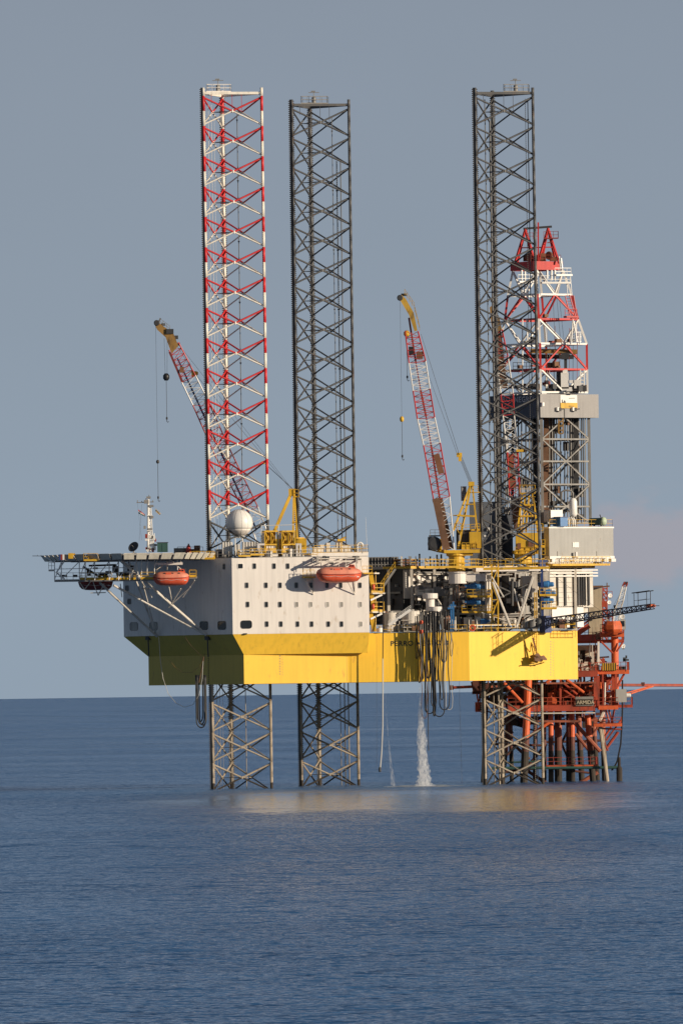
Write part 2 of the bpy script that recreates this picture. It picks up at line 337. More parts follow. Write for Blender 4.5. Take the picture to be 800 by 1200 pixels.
# ================================================================== HULL
B0 = (-16.3, -8.0); BM = (0.7, -2.6); B1 = (20.6, 0.0); D1 = (38.7, 15.2); S2 = (3.5, 57.1); P2 = (-14.6, 42.0); A2 = (-32.2, 11.0)
HZB, HZT = 17.2, 25.2
K = (-18.0, -10.3); RR = (4.3, -5.0); LL = (-36.2, 11.1); RB = (-11.8, 14.2); LB = (-20.9, 24.0)
BT = 37.8
def hull():
    global RIG
    h = RIG = thing('jackup_rig', 'yellow hull of the jack-up rig raised on three tall lattice legs', 'drilling rig', (3, 20, 0))
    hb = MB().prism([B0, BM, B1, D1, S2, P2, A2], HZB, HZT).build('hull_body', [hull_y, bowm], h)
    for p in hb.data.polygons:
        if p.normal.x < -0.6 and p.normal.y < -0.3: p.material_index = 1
    # sponson flaring out below the accommodation
    low = [A2, B0, BM, (3.2, -1.9), (-10, 14), (-20, 22)]
    low = [(x*1.0, y) for x, y in low]
    def outw(p, d): return (p[0]+d*(0.3), p[1]-d*0.95)
    lo = [(-32.25, 10.98), (-16.28, -8.05), (3.9, -3.25), (-11, 13), (-20.0, 21.5)]
    hi = [LL, K, RR, RB, LB]
    sp = MB().prism(lo, 22.0, 25.35, 0, hi).build('sponson', [paint('sponson_yellow_bounce', (1.0, 0.61, 0.06), 0.5, 0.07, 0.1, (0.62, 0.33, 0.05), 0.14, sc=0.12), bowm], h)  # brighter yellow stands in for light bounced up off the sea
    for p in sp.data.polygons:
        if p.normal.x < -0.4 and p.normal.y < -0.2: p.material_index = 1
    MB().prism([(x*0.995+0.1, y*0.995+0.1) for x, y in [B0, BM, B1, D1, S2, P2, A2]], HZT+0.004, HZT+0.06).build('deck', deckm, h)
    # weld seams, hatch marks and boot line as raised strips
    def strip(px, y0, y1, A, B, w, mat, nm):
        D = (B[0]-A[0], B[1]-A[1])
        p = PL(px, y0, A, D, 0.02); q = PL(px, y1, A, D, 0.02)
        MB().box((p+q)/2, (w, 0.05, abs(p.z-q.z)), math.atan2(D[1], D[0])).build(nm, mat, h)
    strip(406, 768, 799, BM, B1, 0.10, hull_b, 'plate_seam')
    for A, Bx, px0, py0, n in ((B0, BM, 328, 763, 10), (B1, D1, 645, 752, 14)):
        D = (Bx[0]-A[0], Bx[1]-A[1]); mb = MB()
        for i in range(n):
            p = PL(px0, py0+i*3.0, A, D, 0.012); mb.box(p, (0.22, 0.02, 0.14), math.atan2(D[1], D[0]))
            p = PL(px0+3, py0+1+i*3.0, A, D, 0.012); mb.box(p, (0.12, 0.02, 0.10), math.atan2(D[1], D[0]))
        mb.build('draught_mark', grey, h)
    # name
    D = (B1[0]-BM[0], B1[1]-BM[1])
    p = PL(457.5, 757.0, BM, D, 0.03)
    text_mesh('PERRO NEGRO 8', 1.12, p, D, 'name_lettering', ink, h, squeeze=1.16, bold=0.02)
    # bulwark rails on the deck edge (yellow)
    def edge(A, Bx, px0, px1, py, nm='railing', mat=yellow, lvl=2, inset=-0.25):
        D = (Bx[0]-A[0], Bx[1]-A[1])
        p = PL(px0, py, A, D, inset); q = PL(px1, py, A, D, inset); p.z = q.z = HZT+0.06
        MB().rail([p, q], 1.15, 1.5, 0.045, 0, mid=2).build(nm, mat, h)
    edge(BM, B1, 436, 488, 741); edge(BM, B1, 527, 547, 741); edge(B1, D1, 550, 617, 741); edge(B1, D1, 646, 673, 741)
    edge((3.2, -4), (4.2, -3), 434, 440, 741) if False else None
    # pale fascia beam on the stern quarter deck edge
    D = (D1[0]-B1[0], D1[1]-B1[1]); a = PL(549, 733.0, B1, D, -0.4); b = PL(616, 732.0, B1, D, -0.4)
    MB().beam(a, b, 0.2, 0.22).build('fascia_beam', white2, h)
    # outboard frame hanging on the side near the stern corner
    mb = MB()
    for y in (738.5, 742, 746.5): mb.bar(PL(648, y, B1, D, 0.5), PL(674, y, B1, D, 0.5), 0.06, 4)
    for x in (648, 656, 665, 674): mb.bar(PL(x, 738.5, B1, D, 0.5), PL(x, 747, B1, D, 0.5), 0.05, 4)
    mb.build('side_frame', yellow, h)
    # small fairleads under the bow flare
    Dk = (A2[0]-B0[0], A2[1]-B0[1])
    mb = MB()
    for px in (173.5, 243):
        p = PL(px, 748, K, (LL[0]-K[0], LL[1]-K[1]), 0.25); mb.box(p, (0.9, 0.5, 0.6), math.atan2(Dk[1], Dk[0])); mb.bar(p, p+V((0.1, -0.1, -3.0)), 0.12, 6)
    mb.build('fairlead', dark, h)
hull()

# ================================================================== LEGS
CH = [V((-4.83, -4.0, 0)), V((-1.75, 5.6, 0)), V((4.83, -1.6, 0))]
Z0, BAY, NB = 113.9, 4.98, 24
def leg(cx, cy, kind, label, pipes, plat):
    zb = Z0-NB*BAY
    o = V((cx, cy, 0)); top = Z0+1.35
    mats = [legdark, legtan, legred, legwht, rackm, marine]
    def mi(z):
        if z < 1.0: return 5
        if z < HZB: return 1
        if kind == 'red' and z > Z0-14*BAY+0.001:
            k = (Z0-z)/BAY; return 2 if (k % 1.0) < 0.5 and k >= 0 else 3
        return 0
    cuts = [top]
    k = 0
    while Z0-k*BAY*0.5 > zb: cuts.append(Z0-k*BAY*0.5); k += 1
    cuts.append(zb); cuts = sorted(set(cuts+[HZB, 1.0]), reverse=True)
    mb = MB()
    for ci, c in enumerate(CH):
        rr = (0.22, 0.24, 0.25)[ci]; ra = (0.0, 0.3, 1.35)[ci]; sh = V((0.12, 0, 0)) if ci == 0 else V((0, 0, 0))
        for a, b in zip(cuts, cuts[1:]): mb.bar(o+c+sh+V((0, 0, b)), o+c+sh+V((0, 0, a)), rr, 12, mi((a+b)/2))
        dx, dy = math.cos(ra), math.sin(ra)
        pc, pw = (V((-0.16, 0, 0)), 0.30) if ci == 0 else (V((0, 0, 0)), 0.60)
        for a, b in zip(cuts, cuts[1:]): mb.box(o+c+pc+V((0, 0, (a+b)/2)), (pw, 0.13, (a-b)), ra, 4 if ci == 0 else mi((a+b)/2))  # left chord: dark rack steel also stands in for its shaded half
        z = top-0.3
        while z > -1:
            for sg in (-1, 1): mb.box(o+c+V((dx*0.39*sg, dy*0.39*sg, z)), (0.17, 0.16, 0.17), ra, (4 if sg < 0 or kind != 'red' else mi(z)) if ci == 0 else (4 if ci == 1 else mi(z)))
            z -= 0.34
    r = mb.build('leg', mats, RIG, False, label)
    for p in r.data.polygons:
        p.use_smooth = len(p.vertices) == 4 and abs(p.normal.z) < 0.1 and p.area > 0.15 and p.area < 0.7 and p.material_index != 4
    for k in range(NB):
        zt = Z0-k*BAY-0.22; zl = Z0-(k+1)*BAY+0.22; zm = (zt+zl)/2
        mids = []; mb = MB()
        for i, j in ((0, 2), (0, 1), (1, 2)):
            a, b = CH[i]+o, CH[j]+o; m = (a+b)/2; br = (0.15 if kind == 'dark' else 0.13)*(1 if (i, j) == (0, 2) else .93)
            M_ = V((m.x, m.y, zm)); mids.append(M_)
            for p, q in ((a, b), (b, a)):
                mb.bar(V((p.x, p.y, zt)), M_, br*(1.2 if kind == 'red' else 1), 6, mi(zt-0.3)); mb.bar(M_, V((q.x, q.y, zl)), br, 6, mi(zl+0.3))
            mb.bar(M_-V((0, 0, 0.22)), M_+V((0, 0, 0.22)), 0.2, 6, mi(zm-0.1) if mi(zm) in (0, 1, 5) else 3)
        for a in range(3): mb.bar(mids[a], mids[(a+1) % 3], 0.075, 4, 0 if mi(zm) not in (1, 5) else 1)
        mb.build('bay_bracing', mats, r)
    # top frame
    mb = MB(); zt = Z0+0.45; tm = 3 if kind == 'red' else 0
    for a in range(3): mb.beam(o+CH[a]+V((0, 0, zt)), o+CH[(a+1) % 3]+V((0, 0, zt)), 0.3, 0.42, tm)
    for f in (0.15, 0.33, 0.5, 0.66):
        p = (CH[0].lerp(CH[2], f))+o; mb.bar(p+V((0, 0, zt)), p+V((0, 0, Z0-1.2-1.4*(f > 0.3))), 0.055, 4, 2 if kind == 'red' else 0)
    mb.build('top_frame', mats, r)
    (fa, fb) = plat; c1, c2 = o+CH[0].lerp(CH[2], fa), o+CH[0].lerp(CH[2], fb)
    pm = white if kind == 'red' else grey
    zz = zt+0.22; w = V((0.25, 1.5, 0))
    mb = MB(); mb.prism([(c1.x, c1.y), (c2.x, c2.y), (c2.x+w.x, c2.y+w.y), (c1.x+w.x, c1.y+w.y)], zz, zz+0.14)
    P = [V((q[0], q[1], zz+0.14)) for q in ((c1.x, c1.y), (c2.x, c2.y), (c2.x+w.x, c2.y+w.y), (c1.x+w.x, c1.y+w.y))]
    mb.rail(P, 1.1, 1.0, 0.04, 0, True); mb.build('crown_platform', pm, r)
    cc = (P[0]+P[1])/2+V((0, 0.7, 0))
    mb = MB(); mb.lathe(cc, [(0.35, 0), (0.35, 0.9), (0.2, 1.0), (0.06, 1.1), (0.06, 1.9)], 10)
    mb.beam(cc+V((-0.9, 0, 1.75)), cc+V((0.9, 0, 1.75)), 0.2, 0.1); mb.box(cc+V((-0.1, 0, 1.95)), (0.7, 0.3, 0.2))
    mb.build('beacon', grey, r)
    for (lx, ly, pt, rad, mm) in pipes:
        mb = MB(); mb.bar(o+V((lx, ly, -8)), o+V((lx, ly, HZB)), rad, 6, 1); mb.bar(o+V((lx, ly, HZB)), o+V((lx, ly, pt)), rad, 6, mm)
        for z in range(30, int(pt), 10): mb.box(o+V((lx, ly, z)), (rad*4, rad*4, 0.2), 0, mm)
        mb.build('riser_pipe', mats, r)
rackm = paint('rack_steel', (0.06, 0.055, 0.052), 0.6, 0.3, 0.2, (0.10, 0.06, 0.04))
leg(-16.95, 3.0, 'red', 'red and white banded lattice leg', [(0.75, -1.2, 111.0, 0.075, 0), (-3.95, -2.2, 112.5, 0.035, 3), (-3.45, -2.0, 112.5, 0.035, 3), (-3.0, -1.6, 111.5, 0.025, 3)], (0.07, 0.46))
leg(-2.6, 43.0, 'dark', 'dark grey lattice leg in the middle', [(1.95, -1, 112.5, 0.07, 0), (2.65, 0, 105.0, 0.10, 0), (3.3, 0.3, 105.0, 0.10, 0)], (0.17, 0.62))
leg(27.8, 15.0, 'dark', 'dark grey lattice leg in front of the derrick', [(-3.1, 0, 113.5, 0.09, 0), (-2.3, 1.2, 110.0, 0.16, 0), (4.0, -0.8, 113.5, 0.08, 0), (3.6, -0.4, 113.5, 0.05, 0)], (0.50, 0.92))

# ================================================================== ACCOMMODATION
def rounded(w, h, r, n=4):
    pts = []
    for cx, cy, a0 in ((w/2-r, h/2-r, 0), (-w/2+r, h/2-r, 90), (-w/2+r, -h/2+r, 180), (w/2-r, -h/2+r, 270)):
        for i in range(n+1):
            a = math.radians(a0+90*i/n); pts.append((cx+r*math.cos(a), cy+r*math.sin(a)))
    return pts
def window(parent, c, D, w, h, r, pm, fm, lab=None):
    x = rot2(D); n = V((x.y, -x.x, 0)); z = V((0, 0, 1))
    a = rounded(w+0.16, h+0.16, r+0.08); b = rounded(w, h, r); k = len(a)
    vs = [c+x*p[0]+z*p[1]+n*0.0 for p in a]+[c+x*p[0]+z*p[1]+n*0.07 for p in a]+[c+x*p[0]+z*p[1]+n*0.07 for p in b]+[c+x*p[0]+z*p[1]+n*0.012 for p in b]
    fs = []
    for L_ in range(3):
        for i in range(k): fs.append([L_*k+i, L_*k+(i+1) % k, (L_+1)*k+(i+1) % k, (L_+1)*k+i])
    f = MB().add(vs, fs).build('window', fm, parent, label=lab)
    MB().add([c+x*p[0]+z*p[1]+n*0.02 for p in b], [list(range(k))]).build('pane', pm, f)
def block():
    b = thing('accommodation_block', 'white accommodation block with rows of small windows at the bow of the rig', 'accommodation block', (-16, 5, 25.4))
    MB().prism([K, RR, RB, LB, LL], 25.36, BT).build('wall', white, b)
    DB = (RR[0]-K[0], RR[1]-K[1]); DA = (K[0]-LL[0], K[1]-LL[1])
    # roof edge strips
    def ins(p, k=0.99): return (-14+(p[0]+14)*k, 5+(p[1]-5)*k)
    MB().prism([ins(p, 0.985) for p in (K, RR, RB, LB, LL)], BT+0.003, BT+0.12).build('roof', grey, b)
    rows = {663.5: [298, 321, 337], 686: [289, 311.5, 328, 347, 364, 383, 399, 421.5], 708.5: [290, 312, 328, 347.5, 364, 383.5, 400, 422], 731.5: [312.5, 329, 348.5, 365, 384.5, 400, 422.5]}
    for y, xs in rows.items():
        for x in xs:
            lit = (y == 708.5 and x in (364, 383.5, 400, 347.5, 422)) or (y == 731.5 and x == 422.5)
            window(b, PL(x, y-(x-290)*0.0, K, DB, 0.0), DB, 0.46, 0.8, 0.1, curtain if lit else glass, grey if not lit else white)
    window(b, PL(281.5, 663.5, K, DB, 0), DB, 0.8, 0.75, 0.12, glass, white)
    window(b, PL(288.5, 732.0, K, DB, 0), DB, 1.75, 1.2, 0.35, glass, black)
    window(b, PL(262.5, 664, K, DA, 0), DA, 0.45, 0.8, 0.1, glass, grey)
    for x, m_ in ((239, glass), (260, glass), (180, curtain), (157, curtain)): window(b, PL(x, 733.2+(250-x)*0.012, K, DA, 0), DA, 1.9, 1.25, 0.3, m_, black if m_ is glass else grey)
    for x, y in ((149, 689.5), (151.5, 705)): window(b, PL(x, y, K, DA, 0), DA, 0.7, 0.8, 0.1, glass, grey)
    # boot strip and drain
    MB().box(PL(287.5, 743, K, DB, 0.15), (0.5, 0.3, 0.22), 0.23).build('drain_spout', black, b)
    # raised upper house at the right end of the roof
    q0 = PL(365, 655, K, DB, -1.2); q1 = PL(431.5, 655, K, DB, -1.2)
    mb = MB(); n = V((-DB[1], DB[0], 0)).normalized()
    mb.prism([(q0.x, q0.y), (q1.x, q1.y), (q1.x+n.x*8, q1.y+n.y*8), (q0.x+n.x*8, q0.y+n.y*8)], BT+0.12, BT+0.75)
    mb.build('deckhouse', white, b)
    zt = BT+0.75
    A_ = V((q0.x, q0.y, zt)); B_ = V((q1.x, q1.y, zt))
    MB().rail([A_.lerp(B_, 0.05), B_, B_+n*7.5], 1.15, 1.2, 0.045, mid=2).build('roof_railing', yellow, b)
    # gooseneck vent & roof furniture
    mb = MB(); p = PL(418.5, 649, K, DB, -2.0); p.z = zt
    mb.tube([p, p+V((0, 0, 1.1))]+[p+V((0.45-0.45*math.cos(a), 0, 1.1+0.45*math.sin(a))) for a in (0.6, 1.2, 1.9, 2.6, PI)]+[p+V((0.9, 0, 0.8))], 0.17, 8)
    mb.build('gooseneck_vent', bright, b, True)
    p = PL(430, 648, K, DB, -0.6); MB().bar((p.x, p.y, zt), W(428.3, 606, p.y), 0.04, 5, 0, 0.02).build('whip_antenna', bright, b)
    mb = MB()
    for x, w, h in ((371, 1.2, 0.9), (377, 0.7, 1.3), (384, 0.6, 1.6), (391, 1.0, 0.8), (397, 0.9, 1.9), (404, 1.2, 1.1), (410, 0.6, 1.0)):
        p = PL(x, 650, K, DB, -3.0); mb.box((p.x, p.y, zt+h/2), (w, 1.0, h), 0.2)
    mb.build('roof_locker', white2, b)
    mb = MB(); p = PL(400, 650, K, DB, -2.2)
    mb.box((p.x, p.y, zt+2.0), (1.3, 0.6, 0.35), 0.2); mb.bar((p.x, p.y, zt), (p.x, p.y, zt+2.0), 0.1); mb.bar((p.x-0.6, p.y, zt+1.9), (p.x+0.7, p.y, zt+2.5), 0.12)
    mb.build('fire_monitor', yellow, b)
    # roof edge rail, left part
    mb = MB(); a = PL(275, 654, K, DB, -0.3); c = PL(364, 654, K, DB, -0.3); a.z = c.z = BT+0.12
    d = PL(228, 654, K, DA, -0.3); d.z = BT+0.12
    mb.rail([d, a, c], 1.1, 1.4, 0.04); mb.build('roof_railing', white2, b)
    # many small roof fittings (vents, pipes)
    mb = MB()
    for i in range(46):
        x = random.uniform(240, 366); p = PL(x, 654, K, DB if x > 276 else DA, -random.uniform(0.8, 5.0)); h = random.uniform(0.3, 1.5)
        mb.box((p.x, p.y, BT+0.12+h/2), (random.uniform(0.15, 0.9), random.uniform(0.2, 0.9), h), random.uniform(0, 1.5), random.choice([0, 0, 1, 2]))
    mb.build('roof_fittings', [white2, grey, dark], b)
    mb = MB()                                       # yellow gratings at the corner
    for x0, x1, DD, y in ((227, 250, DA, 652.5), (279, 293, DB, 651.5), (293, 309, DB, 650)):
        p = PL(x0, y, K, DD, 0.25); q = PL(x1, y, K, DD, 0.25); mb.beam(p, q, 0.7, 0.28); mb.rail([p, q], 1.0, 0.9, 0.05)
    mb.build('edge_grating', yellow, b)
    # lifeboat davit on the sunlit wall
    off = 1.6
    mb = MB()
    p = PL(366, 658.5, K, DB, 2.2); q = PL(424, 657.5, K, DB, 2.2); mb.beam(p, q, 0.25, 0.3)
    p = PL(366, 655.0, K, DB, 1.2); q = PL(424, 654.0, K, DB, 1.2); mb.beam(p, q, 0.15, 0.15)
    for x in (368, 376, 384.5, 397, 405, 417.5, 423):
        a = PL(x, 658, K, DB, 2.2); c = PL(x, 655, K, DB, 0.0); mb.beam(c, a, 0.16, 0.2)
        mb.bar(a, PL(x, 664, K, DB, 2.2), 0.06)
    for x in (372, 418):
        mb.beam(PL(x, 652.5, K, DB, 0.1), PL(x, 659, K, DB, 3.2), 0.35, 0.4)
    for x in (367, 415.5):                         # knee braces under the boat
        a = PL(x, 682, K, DB, 0.0); mb.bar(PL(x, 697, K, DB, 0.05), PL(x-9, 680, K, DB, 2.0), 0.09, 6); mb.bar(PL(x, 697, K, DB, 0.05), PL(x, 676, K, DB, 0.3), 0.09, 6)
        mb.bar(PL(x-9, 680, K, DB, 2.0), PL(x, 679, K, DB, 0.1), 0.08)
    mb.build('davit', white2, b)
    mb = MB()                                       # boarding platforms
    for x0, x1, y in ((355, 368.5, 676.5), (424.5, 436, 672)):
        p = PL(x0, y, K, DB, 0.9); q = PL(x1, y, K, DB, 0.9); mb.beam(p, q, 1.8, 0.2)
        p = PL(x0, y-0.7, K, DB, 1.7); q = PL(x1, y-0.7, K, DB, 1.7); mb.rail([p, q], 1.1, 0.7, 0.05, mid=2)
    mb.build('boarding_platform', yellow, b)
    mb = MB()
    for x, y in ((378, 654), (413, 654)):
        p = PL(x, y, K, DB, 0.6); mb.lathe(p, [(0.34, 0), (0.34, 0.5)], 12, 0, (DB[0], DB[1], 0)); mb.box(p+V((0.8, 0, 0)), (0.5, 0.5, 0.5), 0.2)
    mb.box(PL(389, 660, K, DB, 0.06), (0.5, 0.06, 0.3), 0.2); mb.box(PL(403, 656, K, DB, 0.06), (0.3, 0.06, 0.3), 0.2)
    mb.build('davit_winch', dark, b)
block()

def stair_tower():
    st = thing('escape_stair', 'yellow escape stair with two railed landings on the end of the white block', 'stair', (5.5, -4, HZT))
    mb = MB()
    for y in (672, 695.5, 717.5):
        p, q = W(434, y, -4), W(448.5 if y > 680 else 440, y, -3); mb.beam(p, q, 1.6, 0.22)
    mb.build('landing', white2, st)
    mb = MB()
    for y in (694, 716):
        p, q = W(435, y, -4.7), W(448.5, y, -3.9); mb.rail([p, q, q+V((0.2, 1.6, 0))], 1.45, 0.9, 0.07, mid=2); mb.beam(p, q, 0.06, 0.45)
    mb.build('railing', yellow, st)
    mb = MB()
    for (x0, y0, x1, y1) in ((434, 671, 438, 694), (434.5, 695, 440, 716), (434, 718, 439, 740)):
        p, q = W(x0, y0, -4), W(x1, y1, -3.6); mb.beam(p, q, 0.7, 0.25)
    for x in (435, 440): mb.bar(W(x, 741, -3.2), W(x, 670, -3.2), 0.08)
    mb.build('stair_flight', yellow, st)
    mb = MB()
    for y in (696.5, 718.5): mb.beam(W(434, y+7, -4.2), W(447.5, y+0.5, -3.6), 0.22, 0.28)
    mb.build('bracket', bright, st)
    for i, (x, y) in enumerate(((437.5, 688), (437, 711))):
        o = MB().lathe(W(x, y, -4.9), [(0.0, -0.5), (0.22, -0.4), (0.24, 0), (0.22, 0.4), (0, 0.5)], 10).build('liferaft_canister', orange, None, True)
        o['label'] = ('orange canister on the upper landing of the escape stair', 'orange canister on the lower landing of the escape stair')[i]; o['category'] = 'canister'; o['group'] = 'orange canisters on the escape stair'
stair_tower()

# ------------------------------------------------------------------ lifeboats
def lifeboat(c, L_, H, ang, label, hm=None, cm=None):
    orange, canopyc = hm or MATS['lifeboat_orange'], cm or MATS['lifeboat_canopy_faded']
    r = thing('lifeboat', label, 'lifeboat', c-V((0, 0, H/2)), 'enclosed orange lifeboats')
    x = V((math.cos(ang), math.sin(ang), 0)); y = V((-x.y, x.x, 0)); z = V((0, 0, 1)); Wd = H*0.52
    def loft(rows, name, mat):
        n = len(rows[0]); mb = MB(); vs = [c+x*p[0]+y*p[1]+z*p[2] for row in rows for p in row]
        fs = [[i*n+j, i*n+j+1, (i+1)*n+j+1, (i+1)*n+j] for i in range(len(rows)-1) for j in range(n-1)]
        fs += [list(range(n)), list(range((len(rows)-1)*n, len(rows)*n))]
        return mb.add(vs, fs).build(name, mat, r, True)
    st = [-1, -0.93, -0.8, -0.6, -0.3, 0, 0.3, 0.6, 0.8, 0.93, 1]
    wf = [0.18, 0.5, 0.8, 0.96, 1, 1, 1, 0.95, 0.78, 0.45, 0.1]
    kd = [0.05, 0.55, 0.85, 0.97, 1, 1, 1, 0.98, 0.9, 0.6, 0.0]
    gz = [0.06, 0.03, 0.0, -0.02, -0.03, -0.03, -0.03, -0.02, 0.0, 0.03, 0.07]
    rows = []
    for s_, w_, k_, g_ in zip(st, wf, kd, gz):
        rows.append([(s_*L_/2, math.cos(a)*Wd*w_, H*(g_-0.47*k_*math.sin(a)**0.7 if math.sin(a) > 0 else g_)) for a in [PI*i/10 for i in range(11)]])
    loft(rows, 'boat_hull', orange)
    cd = [0.06, 0.2, 0.31, 0.39, 0.41, 0.41, 0.40, 0.36, 0.28, 0.18, 0.05]
    rows = []
    for s_, w_, k_, g_ in zip(st, wf, cd, gz):
        rows.append([(s_*L_/2*0.985, math.cos(a)*Wd*w_*0.97, H*(g_+0.01+k_*max(0, math.sin(a))**0.6)) for a in [PI*i/10 for i in range(11)]])
    loft(rows, 'canopy', canopyc)
    pts = [c+x*(s_*L_/2)+y*(-Wd*w_*1.03)+z*(H*g_) for s_, w_, g_ in zip(st, wf, gz)]
    MB().tube(pts, 0.06, 6).build('fender', dullred, r)
    p = c+x*(L_*0.27)+z*(H*0.42)
    mb = MB(); mb.prism([(p.x-0.6, p.y-0.4), (p.x+0.75, p.y-0.4), (p.x+0.75, p.y+0.4), (p.x-0.6, p.y+0.4)], p.z-0.3, p.z+0.28, 0, [(p.x-0.25, p.y-0.3), (p.x+0.5, p.y-0.3), (p.x+0.5, p.y+0.3), (p.x-0.25, p.y+0.3)])
    mb.build('conning_hatch', orange, r)
    hq = c-x*(L_*0.08)-y*(Wd*0.86)+z*(H*0.2)
    MB().box(hq, (0.9, 0.12, 0.55), ang).build('side_hatch', orange, r)
    for k in (-.24, -.02, .16): MB().box(c+x*(L_*k+.3)-y*(Wd*.80)+z*(H*.27), (.34, .10, .16), ang).build('port_light', glass, r)
    for dx in (-.12, .32): MB().box(p+V((dx, -.37, .06)), (.26, .06, .22), ang).build('cockpit_window', glass, r)
    gl_ = [c+x*(s_*L_/2*.96)-y*(Wd*w_*.99)+z*(H*(g_-.1-.05*abs(math.sin(i*PI/2)))) for i, (s_, w_, g_) in enumerate(zip(st, wf, gz))]
    MB().tube(gl_, .03, 4).build('grab_line', ropew, r)
    MB().box(c-y*(Wd*.72)+z*(H*-.18)+x*(L_*.36), (.7, .3, .14), ang).build('marking', bright, r)
    mb = MB()
    for s_ in (-0.39, 0.39): mb.bar(c+x*L_*s_+z*H*0.28, c+x*L_*s_+z*(H*0.62), 0.05)
    mb.build('fall_hook', dark, r)
    return r
lifeboat(PL(397, 672.6, K, (RR[0]-K[0], RR[1]-K[1]), 3.3), 7.6, 2.9, math.atan2(RR[1]-K[1], RR[0]-K[0]), 'orange enclosed lifeboat in the davit on the sunlit white wall')
lifeboat(W(200.5, 677, -15), 5.9, 2.6, 0.05, 'orange enclosed lifeboat slung under the right end of the helideck')
lifeboat(W(112, 683.5, -1), 5.7, 2.3, 0.05, 'dark red lifeboat half hidden under the far walkway left of the struts', darkred, dullred)

